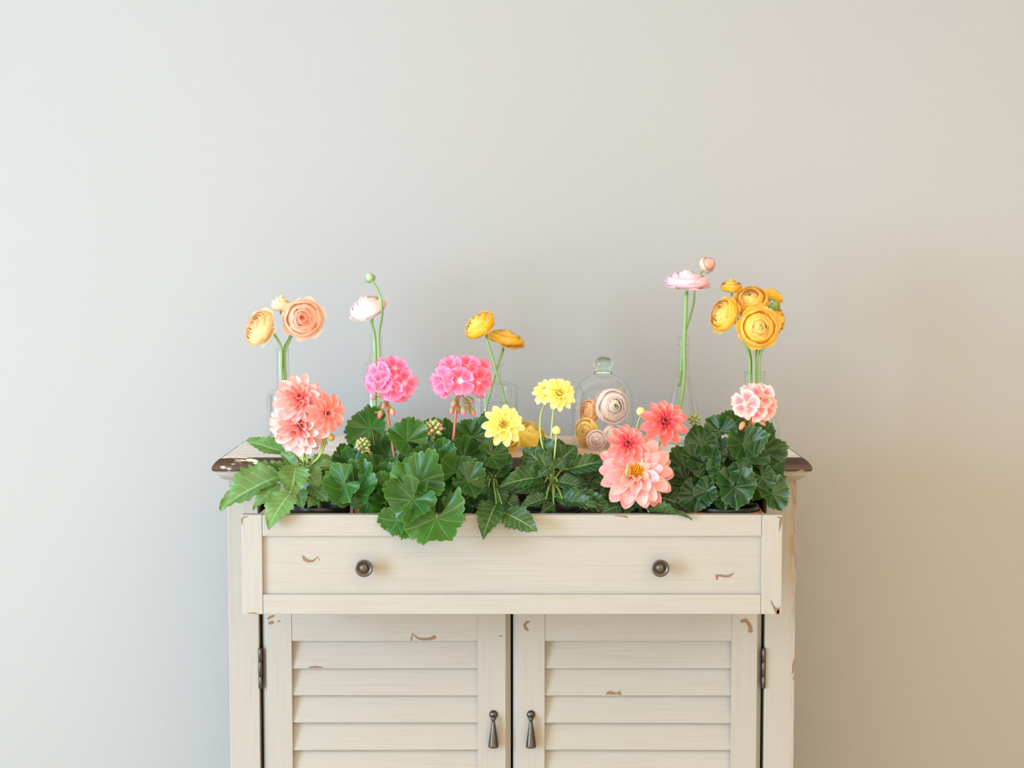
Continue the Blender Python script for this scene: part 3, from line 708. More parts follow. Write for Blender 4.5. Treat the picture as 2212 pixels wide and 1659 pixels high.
# heads without stems, on the tabletop and under the cloche
def head(label, px, py, Y, R, n, cols, group, H=1.0, layers=9, heart=None, flare=1):
    c = P(px, py, Y)
    t = ranunculus(label, px, py, Y, R, n, cols, None, group=group, H=H, layers=layers, heart=heart, sep=False, flare=flare, name='ranunculus_flower', base_loc=(c.x, c.y, max(TZ, c.z - S(R, Y))))
    parts = [o for b in t.children for o in (b,) + tuple(b.children)]
    low = min((o.matrix_basis @ v.co).z for o in parts for v in o.data.vertices)
    if low < TZ - 0.0004 or low < TZ + 0.006:
        for o in parts:
            o.matrix_basis = Matrix.Translation((0, 0, TZ - 0.0003 - low)) @ o.matrix_basis; W[o.name] = o.matrix_basis.copy()
            o.matrix_parent_inverse = W[o.parent.name].inverted() if o.parent is t else Matrix.Identity(4)
        for b in t.children:
            for o in b.children: o.matrix_parent_inverse = W[b.name].inverted()
    return t
LOOSE = (lin((255, 236, 84)), lin((255, 240, 120)))
head('loose golden ranunculus head with a green heart lying on the tabletop', 1145, 942, 0.10, 36, (0.28, -0.55, 0.75), LOOSE, 'loose heads on the tabletop', H=1.2, heart=lin((150, 160, 40)))
head('loose golden ranunculus head lying on its side beside its green-hearted neighbour', 1103, 950, 0.060, 22, (-0.35, -0.80, 0.10), LOOSE, 'loose heads on the tabletop', H=0.9, layers=6)
WHITEPK = (lin((255, 244, 246)), lin((255, 252, 248)))
G2 = 'ranunculus heads under the cloche'
head('large blush ranunculus head with a green eye under the cloche', 1325, 878, 0.098, 40, (0.30, -0.92, 0.12), WHITEPK, G2, heart=lin((170, 186, 110)), H=0.75, layers=11, flare=0)
head('orange ranunculus head pressed to the cloche glass above the yellow one', 1268, 890, 0.121, 29, (-0.60, -0.72, 0.25), (lin((255, 206, 140)), lin((255, 214, 150))), G2, H=0.8, flare=0)
head('yellow ranunculus head pressed to the cloche glass below the orange one', 1265, 929, 0.102, 27, (-0.35, -0.92, 0.0), (lin((255, 226, 130)), lin((255, 234, 160))), G2, H=0.8, flare=0)
head('blush ranunculus head lying under the large one at the bottom of the cloche', 1326, 946, 0.106, 28, (0.35, -0.85, -0.15), WHITEPK, G2, H=0.8, flare=0)
head('small whitish ranunculus head lying at the bottom of the cloche below the yellow one', 1288, 955, 0.082, 23, (-0.1, -0.95, -0.05), (lin((250, 236, 236)), lin((252, 240, 240))), G2, H=0.8, layers=7, flare=0)
head('white ranunculus head topping the pile under the cloche', 1300, 858, 0.142, 21, (-0.45, -0.5, 0.7), BLUSH, G2, H=0.8, layers=7, flare=0)
head('amber ranunculus head half hidden at the foot of the cloche', 1262, 955, 0.136, 17, (-0.55, -0.8, 0.1), (lin((255, 220, 120)), lin((255, 226, 130))), G2, H=0.8, layers=6, flare=0)

# ------------------------------------------------------------------ potted plants in the drawer
FLOOR_Z = 0.658
def pot(t, px, Y, r, mat, h=0.135, perlite=0, soil_drop=0.014, rim=0.008, lift=0.0):
    c = P(px, 1100, Y); cx = c.x; z0 = FLOOR_Z + lift; z1 = z0 + h
    prof = [(0.0005, z0), (r * 0.74, z0), (r * 0.93, z1 - 0.018), (r * 0.94, z1 - 0.016), (r * 0.985, z1 - 0.015), (r, z1 - 0.002), (r * 0.99, z1), (r - 0.0025, z1), (r - 0.004, z1 - 0.006), (r * 0.90, z1 - 0.03), (r * 0.7, z0 + 0.004), (0.0005, z0 + 0.004)]
    v, f = lathe(prof, 40); obj('pot', mesh('pot', [(cx + a, Y + b, z) for a, b, z in v], f, mat), t)
    zs = z1 - soil_drop; rs = r * 0.925
    rnd = random.Random(int(px))
    V = [(cx, Y, zs + 0.004)]; Fc = []; rings = 7; n = 32
    for j in range(1, rings + 1):
        for i in range(n):
            a = 6.283 * i / n; q = rs * j / rings
            V.append((cx + q * math.cos(a), Y + q * math.sin(a), zs + 0.004 * (1 - (j / rings) ** 2) + rnd.uniform(-0.0015, 0.0015)))
    for i in range(n): Fc.append((0, 1 + i, 1 + (i + 1) % n))
    for j in range(rings - 1):
        for i in range(n):
            a, b = 1 + j * n + i, 1 + j * n + (i + 1) % n; Fc.append((a, a + n, b + n, b))
    obj('soil', mesh('soil', V, Fc, SOIL), t)
    if perlite:
        parts = []
        for _ in range(perlite):
            a = rnd.uniform(0, 6.283); q = rs * math.sqrt(rnd.random()) * 0.97; s = rnd.uniform(0.0007, 0.0016)
            x, y, z = cx + q * math.cos(a), Y + q * math.sin(a), zs + 0.004 * (1 - (q / rs) ** 2) + 0.0008
            parts.append(([(x + s, y, z), (x - s, y, z), (x, y + s, z), (x, y - s, z), (x, y, z + s), (x, y, z - s)], [(0, 2, 4), (2, 1, 4), (1, 3, 4), (3, 0, 4), (2, 0, 5), (1, 2, 5), (3, 1, 5), (0, 3, 5)]))
        V, Fc = join(parts); obj('perlite', mesh('perlite', V, Fc, PERLITE, smooth=False), t, kind='stuff')
    return Vector((cx, Y, zs))
def plant(name, label, px, Y):
    c = P(px, 1100, Y)
    return thing(name, label, 'potted plant', (c.x, Y, FLOOR_Z))
LDY = {13: -0.012, 20: -0.008, 24: -0.02, 28: -0.04, 29: -0.04, 30: 0.024, 31: -0.04, 35: -0.012, 39: 0.04, 48: 0.02, 50: -0.04, 51: 0.02, 52: -0.004, 53: 0.012, 55: -0.04, 56: -0.036, 58: 0.012, 60: -0.004, 64: -0.004, 77: 0.028, 78: 0.016, 79: -0.02, 98: 0.008}   # leaves moved in depth so that they clear their neighbours
NLEAF = [0]
def leaf_dy():
    NLEAF[0] += 1
    return LDY.get(NLEAF[0], 0.0)
def gleaf(t, root, px, py, Y, R, ang, nx, nz, col, var=None, zs=1.25, mset=None, stalk=True, stalk_col=lin((120, 150, 76))):
    """geranium leaf: (px, py) where the stalk meets the blade, R its radius, ang = way the blade points in the photo"""
    Y += leaf_dy(); p = P(px, py, Y); n = Vector((nx, -1, nz)).normalized()
    a = math.radians(ang); s = S(R, Y)
    o = obj('leaf', (mset or GL)[random.randrange(6) if var is None else var], t, frame(p, n, (math.cos(a), -0.02, math.sin(a)), (s, s, s * zs)), color=jit(col, 0.10))
    if stalk:
        mid = root.lerp(p, 0.55) + Vector((0, 0.0, 0.02)); q = p - n * s * 0.10
        way = [mid, q]
        if p.y < -0.188 and p.z < 0.800:
            way = [Vector((root.x + (p.x - root.x) * 0.6, -0.150, 0.803)), Vector((root.x + (p.x - root.x) * 0.85, -0.180, 0.803)), Vector((p.x, min(p.y + 0.006, -0.197), max(p.z + 0.006, 0.797)))]
        tube_obj('leaf_stalk', STEM, o, [root + Vector((random.uniform(-0.012, 0.012), random.uniform(-0.01, 0.01), -0.003))] + way + [p - n * 0.0004], 0.0016, 0.0011, stalk_col, n=5, sub=4)
    return o
def dleaf(t, root, b, tip, wd, nx, nz, col, var=None, stalk=True, join_at=None):
    """dahlia leaf from base b = (x, y, Y) to tip (x, y, Y), wd = widest width in photo pixels"""
    dy = leaf_dy(); p, q = P(b[0], b[1], b[2] + dy), P(tip[0], tip[1], tip[2] + dy); d = q - p; L = d.length
    n = Vector((nx, -1, nz))
    M = frame(p, n - d.normalized() * n.dot(d.normalized()), d, (S(wd, b[2]), L, L))
    o = obj('leaf', DL[random.randrange(6) if var is None else var], t, M, color=jit(col, 0.10))
    if stalk:
        r0 = join_at if join_at is not None else root
        tube_obj('leaf_stalk', STEM, o, [r0, r0.lerp(p, 0.6) + Vector((0, 0, 0.008)), p, p + d * 0.04], 0.0017, 0.001, lin((120, 150, 76)), n=5, sub=4)
    return o
def dahlia_bloom(t, px, py, Y, R, n, rings, heart_col, heart_r, name='bloom', disc=None):
    """rings: (count, length, elevation from the axis in degrees, petal kind, colour)"""
    n = Vector(n).normalized(); r = S(R, Y); c = P(px, py, Y)
    Fm = frame(c, n, (0.1, 0.15, 1)); R3 = Fm.to_3x3()
    b = obj(name, DOME, t, Fm @ Matrix.Diagonal((r * heart_r, r * heart_r, r * heart_r * 1.1, 1)), color=heart_col)
    a0 = random.uniform(0, 6)
    for k, (cnt, ln, el, kind, col) in enumerate(rings):
        for i in range(cnt):
            a = a0 + k * 0.37 + i * 6.2832 / cnt + random.uniform(-0.09, 0.09)
            e = math.radians(el + random.uniform(-6, 6)); rad = R3 @ Vector((math.cos(a), math.sin(a), 0))
            d = n * math.cos(e) + rad * math.sin(e); zn = n * math.sin(e) - rad * math.cos(e)
            s = r * ln * random.uniform(0.93, 1.04)
            pos = c + rad * r * heart_r * 0.45 + n * r * (0.02 + 0.02 * k)
            obj('petal', DP[kind], b, frame(pos, zn, d, (s * random.uniform(0.92, 1.1) * (1.0 if ln > 0.5 else 1.2), s, s)), color=jit(col, 0.05))
    if disc:
        for i in range(disc[0]):
            a = i * 2.39996; q = r * heart_r * 0.9 * math.sqrt((i + 0.5) / disc[0])
            pos = c + R3 @ Vector((q * math.cos(a), q * math.sin(a), r * heart_r * (0.75 - 0.5 * (q / (r * heart_r)) ** 2)))
            dd = n + (R3 @ Vector((math.cos(a), math.sin(a), 0))) * 0.5 * (q / (r * heart_r))
            obj('disc_floret', BUDM, b, frame(pos, dd, (0.1, 0.2, 1), (r * 0.055, r * 0.055, r * 0.16)), color=jit(disc[1], 0.1))
    for i in range(6):
        a = i * 1.047; rad = R3 @ Vector((math.cos(a), math.sin(a), 0)); e = math.radians(105)
        d = n * math.cos(e) + rad * math.sin(e)
        obj('sepal', SEPAL, b, frame(c - n * r * 0.06, n * math.sin(e) - rad * math.cos(e), d, r * 0.36), color=lin((110, 140, 70)))
    return c, n
def dstem(t, c, n, pts, root, r=0.0019, col=lin((160, 186, 104))):
    return tube_obj('flower_stem', STEM, t, [c, c - n * 0.010] + [P(*q) for q in pts] + [root], r, r * 1.15, col)
def bud_on(t, px, py, Y, R, n, col, sepcol=lin((110, 150, 70)), pts=None, root=None, r=0.0014):
    n = Vector(n).normalized(); rr = S(R, Y); c = P(px, py, Y); base = c - n * rr
    b = obj('bud', BUDM, t, frame(base, n, (0.2, 0.1, 1), (2.1 * rr, 2.1 * rr, 2 * rr)), color=col)
    for i in range(6):
        a = i * 1.047; M3 = frame(base, n, (0.2, 0.1, 1)).to_3x3(); rad = M3 @ Vector((math.cos(a), math.sin(a), 0)); e = math.radians(75)
        obj('sepal', SEPAL, b, frame(base, n * math.sin(e) - rad * math.cos(e), n * math.cos(e) + rad * math.sin(e), rr * 1.1), color=sepcol)
    if pts: tube_obj('flower_stem', STEM, t, [base + n * rr * 0.1] + [P(*q) for q in pts] + [root], r, r * 1.2, lin((160, 186, 104)))
    return b

# --- coral dahlia, far left pot
T = plant('potted_dahlia', 'potted coral dahlia with pale green leaves hanging over the drawer corner', 693, -0.105)
root = pot(T, 693, -0.105, 0.0465, BLACKPOT, 0.1375, perlite=110)
LG, MG, DG = lin((118, 160, 100)), lin((112, 155, 94)), lin((108, 150, 90))
crown = P(662, 1012, -0.10)
tube_obj('main_stem', STEM, T, [root, root.lerp(crown, 0.5) + Vector((0.004, 0, 0)), crown], 0.0034, 0.0026, lin((130, 160, 90)))
for b, tip, wd, nx, nz, col, var in [
    ((606, 1026, -0.12), (470, 1091, -0.15), 84, -0.45, 0.8, LG, 0), ((604, 1044, -0.14), (545, 1096, -0.175), 44, -0.2, 0.7, LG, 1),
    ((616, 978, -0.06), (531, 950, -0.055), 40, -0.2, 0.55, LG, 2), ((616, 1008, -0.09), (503, 1034, -0.12), 34, -0.3, 1.8, LG, 3),
    ((640, 1004, -0.13), (626, 1072, -0.17), 74, 0.1, 0.7, LG, 4), ((628, 1062, -0.17), (577, 1134, -0.215), 78, -0.2, 0.6, LG, 5),
    ((668, 1046, -0.12), (708, 1080, -0.15), 44, 0.2, 0.6, MG, 1), ((648, 1056, -0.13), (652, 1098, -0.15), 46, -0.4, 0.5, DG, 0),
    ((640, 1012, -0.1), (606, 976, -0.09), 30, 0.5, 0.3, DG, 2), ((660, 1010, -0.12), (690, 1052, -0.14), 52, 0.3, 0.8, DG, 3),
    ((655, 1004, -0.12), (650, 1035, -0.14), 40, -0.3, 0.8, MG, 4), ((668, 1004, -0.10), (720, 985, -0.09), 34, 0.3, 0.9, MG, 5),
    ((672, 1010, -0.1), (748, 1002, -0.10), 30, 0.3, 1.2, DG, 1), ((690, 1074, -0.13), (664, 1094, -0.15), 32, 0, 1.0, MG, 0),
    ((676, 1020, -0.08), (735, 1040, -0.09), 46, 0.3, 0.8, DG, 2), ((650, 1020, -0.10), (600, 1000, -0.085), 40, -0.3, 1.0, DG, 3), ((668, 1030, -0.09), (700, 1020, -0.08), 50, 0.2, 0.6, DG, 4),
    ((612, 1034, -0.12), (590, 1018, -0.11), 34, -0.2, 0.7, MG, 5)]:
    dleaf(T, root, b, tip, wd, nx, nz, col, var, join_at=crown)
CL, CP, CD, CR = lin((253, 176, 170)), lin((254, 202, 198)), lin((236, 92, 100)), lin((164, 22, 50))
CO = lin((248, 142, 134))
c, n = dahlia_bloom(T, 648, 864, -0.112, 56, (0.02, -0.86, 0.45), [(12, 1.0, 84, 'flat', CL), (11, 0.88, 66, 'mid', CL), (9, 0.64, 45, 'mid', CO), (8, 0.42, 24, 'cup', CO), (6, 0.26, 10, 'quill', CD)], CR, 0.13)
dstem(T, c, n, [(660, 930, -0.09), (664, 975, -0.095)], crown)
c, n = dahlia_bloom(T, 648, 918, -0.098, 68, (-0.30, -0.86, -0.42), [(13, 1.0, 86, 'flat', CP), (12, 0.92, 70, 'mid', CP), (10, 0.72, 50, 'mid', CL), (8, 0.46, 26, 'cup', CO)], lin((250, 170, 110)), 0.14)
dstem(T, c, n, [(672, 950, -0.09), (654, 985, -0.1)], crown)
c, n = dahlia_bloom(T, 704, 893, -0.142, 44, (0.52, -0.82, 0.12), [(11, 1.0, 86, 'flat', CO), (9, 0.85, 68, 'mid', CO), (7, 0.45, 40, 'cup', CL), (6, 0.28, 14, 'quill', CR)], lin((140, 30, 40)), 0.15, disc=(10, lin((150, 30, 40))))
dstem(T, c, n, [(704, 945, -0.1), (690, 985, -0.1)], crown)
bud_on(T, 612, 836, -0.09, 11, (-0.3, -0.4, 0.9), lin((244, 140, 150)), pts=[(622, 870, -0.075), (640, 930, -0.075), (658, 985, -0.09)], root=crown)
bud_on(T, 716, 945, -0.11, 8, (0.6, -0.5, -0.3), lin((200, 150, 70)), pts=[(700, 950, -0.1), (686, 990, -0.1)], root=crown)

# --- geraniums
def umbel(t, px, py, Y, R, n, count, fr, col, stem_pts, root, buds, stem_col, bud_dir=(0, -0.1, -1), budcol=lin((150, 150, 84)), budn=None, seedn=0):
    """geranium flower head: florets on a dome, drooping buds under it"""
    n = Vector(n).normalized(); r = S(R, Y); c = P(px, py, Y); hub = c - n * r * 0.75
    if buds: hub = P(*buds[0]) + Vector((0, 0, 0.0))
    h = obj('flower_head', BUDM, t, frame(hub - Vector((0, 0, 0.003)), (0, 0, 1), (0, 1, 0), 0.007), color=lin((150, 130, 80)))
    rnd = random.Random(seedn + int(px))
    placed = []
    for i, (fx, fy, nx, nz, sc) in enumerate(count):
        p = P(fx, fy, Y - 0.020 + 0.016 * (abs(nx) + abs(nz)))
        o = obj('floret', FL[i % 4], h, frame(p, (nx, -1, nz), (rnd.uniform(-0.5, 0.5), 0.1, 1), S(fr, Y) * sc), color=jit(col, 0.07))
        q = p + Vector((-nx, 1, -nz)).normalized() * 0.006
        V, Fc, UVs = tube([hub, hub.lerp(q, 0.6) + Vector((0, 0.003, 0)), p], 0.0006, 0.0008, 5, 3)
        obj('pedicel', mesh('pedicel', V, Fc, STEM, UVs), h, color=lin((160, 130, 90)))
    if buds:
        bx, by, bY = buds[0]
        for (ax, ay, L) in buds[1]:
            e = P(ax, ay, bY + rnd.uniform(-0.012, 0.008)); d = (e - hub); l = S(L, bY)
            dd = (d.normalized() + Vector((0, 0, -0.5))).normalized()
            V, Fc, UVs = tube([hub, hub.lerp(e, 0.5) + Vector((0, 0, 0.002)), e], 0.0006, 0.0007, 5, 3)
            obj('pedicel', mesh('pedicel', V, Fc, STEM, UVs), h, color=lin((150, 120, 80)))
            obj('bud', budn or GBUD, h, frame(e - dd * l * 0.15, dd, (0.1, 1, 0.1), (l * 0.62, l * 0.62, l)), color=jit(budcol, 0.15))
    tube_obj('flower_stem', STEM, t, [hub] + [P(*q) for q in stem_pts] + [root], 0.0021, 0.0026, stem_col)
    return h
def bud_cluster(t, px, py, Y, R, stem_pts, root, stem_col, pinkish=0.35, count=22):
    c = P(px, py, Y); r = S(R, Y)
    base = P(px, py + R * 0.9, Y)
    h = obj('flower_head', BUDM, t, frame(base - Vector((0, 0, 0.003)), (0, 0, 1), (0, 1, 0), 0.007), color=lin((150, 150, 80)))
    for i in range(count):
        zc = 1 - (i + 0.5) / count * 1.7; rr = math.sqrt(max(0, 1 - zc * zc)); a = i * 2.39996
        d = Vector((rr * math.cos(a), rr * math.sin(a), zc)); l = r * 0.62
        p = c + Vector((d.x, d.y, d.z)) * r * 0.55 
        dd = (d + Vector((0, 0, 0.35))).normalized()
        obj('bud', BUDM, h, frame(p - dd * l * 0.1, dd, (0.1, 1, 0.1), (l * 0.72, l * 0.72, l)), color=jit(lin((214, 170, 130)) if random.random() < pinkish else lin((170, 186, 116)), 0.12))
        if i % 2 == 0:
            V, Fc, UVs = tube([base, p], 0.0006, 0.0006, 5, 2); obj('pedicel', mesh('pedicel', V, Fc, STEM, UVs), h, color=lin((160, 176, 104)))
    tube_obj('flower_stem', STEM, t, [base] + [P(*q) for q in stem_pts] + [root], 0.0019, 0.0024, stem_col)
G_L, G_M, G_D, G_B = lin((64, 122, 54)), lin((58, 114, 52)), lin((54, 108, 50)), lin((70, 126, 52))
GP = lin((60, 116, 56))
ST_R = lin((176, 110, 84)); ST_O = lin((190, 150, 100))
T = plant('potted_geranium', 'hot pink geranium in a terracotta pot beside the coral dahlia', 823, -0.10)
root = pot(T, 823, -0.10, 0.0445, TERRA, 0.1365)
HOT = lin((252, 146, 180))
umbel(T, 842, 818, -0.10, 54, (0, -0.75, 0.65), [(820, 812, -0.45, 0.25, 1.05), (843, 838, 0.0, -0.35, 1.0), (872, 828, 0.55, 0.0, 1.0), (852, 796, 0.25, 0.7, 0.95), (806, 828, -1.0, -0.1, 0.8), (836, 790, -0.2, 1.4, 0.9), (866, 846, 0.7, -0.5, 0.8), (828, 824, -0.3, 0.0, 0.85)], 34, HOT, [(838, 900, -0.10), (848, 960, -0.10), (852, 1020, -0.10)], root,
      ((835, 862, -0.10), [(812, 858, 16), (818, 880, 19), (824, 886, 24), (838, 876, 18), (846, 884, 20), (830, 872, 16)]), ST_R)
bud_cluster(T, 784, 962, -0.10, 17, [(797, 975, -0.10), (812, 998, -0.10), (830, 1040, -0.10)], root, ST_O)
for a in [(800, 925, -0.075, 54, 135, -0.35, 0.15, G_M, 0), (880, 953, -0.11, 52, 140, 0.35, 0.35, G_M, 1), (812, 985, -0.07, 60, 200, -0.1, 0.4, G_D, 2), (800, 965, -0.06, 56, 60, 0.3, 0.5, G_D, 3),
          (767, 1064, -0.135, 66, 100, -0.15, 0.75, GP, 4), (744, 1044, -0.125, 48, 205, -0.5, 0.3, G_L, 5), (815, 1020, -0.12, 48, 80, 0.1, 0.8, G_M, 0), (838, 1042, -0.13, 42, 150, -0.2, 0.7, GP, 1),
          (890, 1046, -0.145, 62, 118, -0.1, 0.45, GP, 2), (886, 1048, -0.15, 56, 195, -0.25, 0.9, G_B, 3), (905, 1040, -0.145, 60, -35, 0.15, 0.7, G_M, 4), (852, 1088, -0.16, 50, 230, -0.2, 0.2, G_L, 5),
          (893, 1080, -0.18, 60, 225, -0.25, 0.35, GP, 0), (838, 1062, -0.14, 45, 190, -0.4, 0.5, G_B, 1), (856, 1125, -0.20, 38, 215, -0.35, 0.2, G_L, 2), (874, 1130, -0.205, 38, 260, -0.7, 0.1, G_B, 3),
          (942, 1120, -0.218, 80, 258, -0.08, 0.85, G_M, 3), (800, 1075, -0.14, 46, 250, -0.3, 0.3, G_L, 5), (762, 1012, -0.09, 45, 150, -0.2, 0.6, G_D, 1), (838, 985, -0.08, 50, 95, 0.0, 0.5, G_D, 2),
          (862, 1000, -0.10, 46, 60, 0.3, 0.7, G_M, 3), (750, 1000, -0.07, 40, 110, 0.1, 0.5, G_D, 4), (835, 1090, -0.15, 40, 260, 0.1, 0.3, G_M, 0)]:
    gleaf(T, root, *a)
T = plant('potted_geranium', 'hot pink geranium behind the large hanging scalloped leaf, beside the yellow dahlia', 950, -0.10)
root = pot(T, 950, -0.10, 0.0445, BLACKPOT, 0.132)
umbel(T, 993, 812, -0.10, 58, (0.05, -0.78, 0.62), [(960, 822, -0.6, 0.1, 1.05), (994, 822, 0.0, 0.0, 1.05), (1032, 824, 0.6, -0.05, 1.0), (974, 796, -0.35, 0.7, 0.95), (1008, 794, 0.15, 0.8, 0.95), (1036, 800, 0.6, 0.6, 0.9), (956, 838, -0.7, -0.5, 0.75), (990, 790, 0.0, 1.5, 0.8)], 35, HOT, [(986, 880, -0.10), (979, 950, -0.10), (973, 1000, -0.10)], root,
      ((993, 848, -0.10), [(982, 866, 20), (978, 880, 20), (990, 878, 19), (1000, 880, 22), (1010, 872, 22), (1018, 884, 22), (1004, 862, 18), (1014, 860, 18), (1030, 850, 22)]), ST_R, seedn=2)
bud_cluster(T, 936, 927, -0.105, 21, [(934, 952, -0.105), (937, 985, -0.105), (945, 1040, -0.10)], root, ST_O)
for a in [(1022, 945, -0.07, 50, 110, 0.2, 0.35, G_M, 0), (1052, 935, -0.05, 46, 60, 0.4, 0.4, G_D, 1), (922, 950, -0.06, 48, 100, 0.0, 0.35, G_D, 2), (965, 955, -0.05, 52, 80, 0.2, 0.4, G_D, 3),
          (945, 1000, -0.115, 52, 75, -0.1, 0.4, G_M, 4), (915, 1000, -0.10, 48, 130, -0.2, 0.55, G_M, 5), (1035, 975, -0.07, 50, 40, 0.3, 0.6, G_D, 0), (1000, 990, -0.10, 50, 40, 0.3, 0.6, G_D, 1),
          (985, 1020, -0.11, 48, 60, 0.4, 0.4, G_M, 2), (948, 1060, -0.14, 54, 300, 0.1, 0.6, G_M, 3), (965, 1100, -0.185, 36, 85, 0.9, 0.1, G_B, 4), (990, 970, -0.06, 56, 110, 0, 0.5, G_D, 5),
          (930, 975, -0.08, 50, 170, -0.3, 0.6, G_D, 1), (1010, 1040, -0.12, 44, 330, 0.2, 0.6, G_D, 2), (1062, 985, -0.07, 42, 20, 0.4, 0.6, G_D, 3), (960, 1030, -0.12, 50, 240, 0.0, 0.6, G_M, 4),
          (1000, 1075, -0.13, 42, 290, 0.0, 0.6, G_D, 5)]:
    gleaf(T, root, *a)

# --- yellow dahlias
YB = lin((246, 238, 124)); YC = lin((246, 226, 88)); YP = lin((250, 246, 168))
YR = [(11, 1.0, 86, 'flat', YP), (10, 0.86, 68, 'mid', YB), (8, 0.62, 46, 'mid', YB), (7, 0.42, 26, 'cup', YC), (5, 0.28, 10, 'quill', YC)]
T = plant('potted_dahlia', 'pale yellow dahlia with one low bloom beside the loose golden flower heads', 1075, -0.10)
root = pot(T, 1075, -0.10, 0.0430, BLACKPOT, 0.130)
crown = P(1062, 1040, -0.10)
tube_obj('main_stem', STEM, T, [root, root.lerp(crown, 0.5), crown], 0.003, 0.0024, lin((110, 140, 70)))
c, n = dahlia_bloom(T, 1086, 918, -0.10, 46, (0.18, -0.92, 0.25), YR, YC, 0.14)
dstem(T, c, n, [(1066, 972, -0.095), (1062, 1005, -0.1)], crown, 0.0017, lin((110, 140, 60)))
E1, E2, E3 = lin((42, 86, 44)), lin((46, 92, 48)), lin((50, 96, 52))
for b, tip, wd, nx, nz, col, var in [
    ((1072, 1086, -0.17), (1042, 1156, -0.225), 66, -0.2, 0.35, E2, 0), ((1088, 1106, -0.185), (1158, 1142, -0.225), 68, 0.2, 0.4, E2, 1),
    ((1048, 1050, -0.13), (995, 1085, -0.16), 56, -0.2, 0.5, E2, 2), ((1050, 1040, -0.12), (1000, 1020, -0.11), 48, -0.3, 0.7, E2, 3),
    ((1070, 1030, -0.11), (1105, 978, -0.09), 44, 0.3, 0.5, E2, 4), ((1060, 1030, -0.09), (1030, 968, -0.07), 52, -0.2, 0.5, E1, 5),
    ((1072, 1040, -0.10), (1090, 1000, -0.08), 56, 0.3, 0.6, E1, 0), ((1068, 1050, -0.13), (1082, 1098, -0.16), 60, 0, 0.6, E1, 1),
    ((1055, 1056, -0.13), (1035, 1105, -0.16), 56, -0.2, 0.6, E1, 2), ((1075, 1050, -0.11), (1120, 1062, -0.13), 60, 0.2, 0.8, E1, 3),
    ((1062, 1030, -0.11), (1050, 1010, -0.10), 60, 0, 0.7, E1, 4), ((1056, 1048, -0.135), (1010, 1052, -0.16), 52, -0.1, 0.4, E3, 5), ((1086, 1076, -0.14), (1120, 1105, -0.16), 54, 0.1, 0.7, E1, 0)]:
    dleaf(T, root, b, tip, wd, nx, nz, col, var, join_at=crown)
T = plant('potted_dahlia', 'pale yellow dahlia with tall thin stems in front of the glass cloche', 1198, -0.10)
root = pot(T, 1198, -0.10, 0.0430, BLACKPOT, 0.130)
crown = P(1192, 1045, -0.115)
tube_obj('main_stem', STEM, T, [root, root.lerp(crown, 0.5), crown], 0.003, 0.0024, lin((140, 168, 84)))
c, n = dahlia_bloom(T, 1206, 852, -0.10, 38, (0.28, -0.86, 0.42), YR, YC, 0.15)
dstem(T, c, n, [(1194, 900, -0.095), (1190, 960, -0.1), (1186, 1000, -0.11)], crown, 0.0015)
c, n = dahlia_bloom(T, 1183, 848, -0.088, 34, (-0.42, -0.62, 0.66), YR[:4], YC, 0.15)
dstem(T, c, n, [(1169, 892, -0.09), (1168, 945, -0.1), (1182, 1000, -0.11)], crown, 0.0014)
bud_on(T, 1202, 929, -0.12, 10, (0.05, -0.3, 0.9), lin((226, 226, 130)), pts=[(1200, 960, -0.12), (1195, 1010, -0.118)], root=crown)
for b, tip, wd, nx, nz, col, var in [
    ((1170, 1030, -0.13), (1082, 1044, -0.16), 56, -0.2, 0.7, E3, 0), ((1198, 1072, -0.14), (1290, 1082, -0.165), 56, 0.1, 0.75, E3, 1),
    ((1198, 1006, -0.11), (1246, 962, -0.09), 66, 0.3, 0.4, E1, 2), ((1172, 1000, -0.12), (1128, 968, -0.11), 52, -0.2, 0.5, E2, 3),
    ((1226, 1014, -0.115), (1322, 990, -0.11), 52, 0.1, 0.45, E3, 4), ((1236, 1040, -0.10), (1318, 1018, -0.10), 58, 0.1, 0.4, E2, 2), ((1240, 1062, -0.11), (1330, 1050, -0.12), 56, 0.1, 0.5, E1, 5), ((1236, 1080, -0.12), (1322, 1094, -0.14), 54, 0.1, 0.6, E1, 3), ((1182, 1016, -0.13), (1140, 972, -0.12), 66, -0.1, 0.35, E1, 5),
    ((1184, 1018, -0.13), (1164, 978, -0.13), 40, 0.3, 0.4, E3, 0), ((1178, 1040, -0.13), (1110, 1062, -0.15), 50, -0.2, 0.9, E2, 1),
    ((1204, 1040, -0.13), (1260, 1052, -0.14), 48, 0.2, 0.9, E2, 2), ((1180, 1076, -0.15), (1122, 1096, -0.17), 44, -0.1, 0.8, E2, 3),
    ((1196, 1000, -0.09), (1210, 945, -0.07), 60, 0.1, 0.3, E1, 4), ((1176, 996, -0.09), (1120, 990, -0.08), 54, -0.2, 0.5, E1, 5),
    ((1206, 1020, -0.09), (1270, 1010, -0.08), 56, 0.2, 0.6, E1, 0), ((1188, 1012, -0.135), (1162, 1028, -0.15), 32, -0.1, 0.8, E3, 1), ((1190, 980, -0.11), (1165, 945, -0.09), 40, 0, 0.5, E2, 2),
    ((1216, 1082, -0.15), (1292, 1092, -0.17), 40, 0.1, 0.8, E2, 3), ((1186, 1060, -0.12), (1150, 1080, -0.14), 56, -0.1, 0.7, E1, 4), ((1206, 1060, -0.11), (1275, 1040, -0.11), 60, 0.1, 0.7, E1, 5),
    ((1200, 1010, -0.125), (1222, 990, -0.12), 34, 0.2, 0.6, E2, 0), ((1196, 1090, -0.15), (1168, 1108, -0.17), 30, 0, 1.0, E3, 2)]:
    dleaf(T, root, b, tip, wd, nx, nz, col, var, join_at=crown)

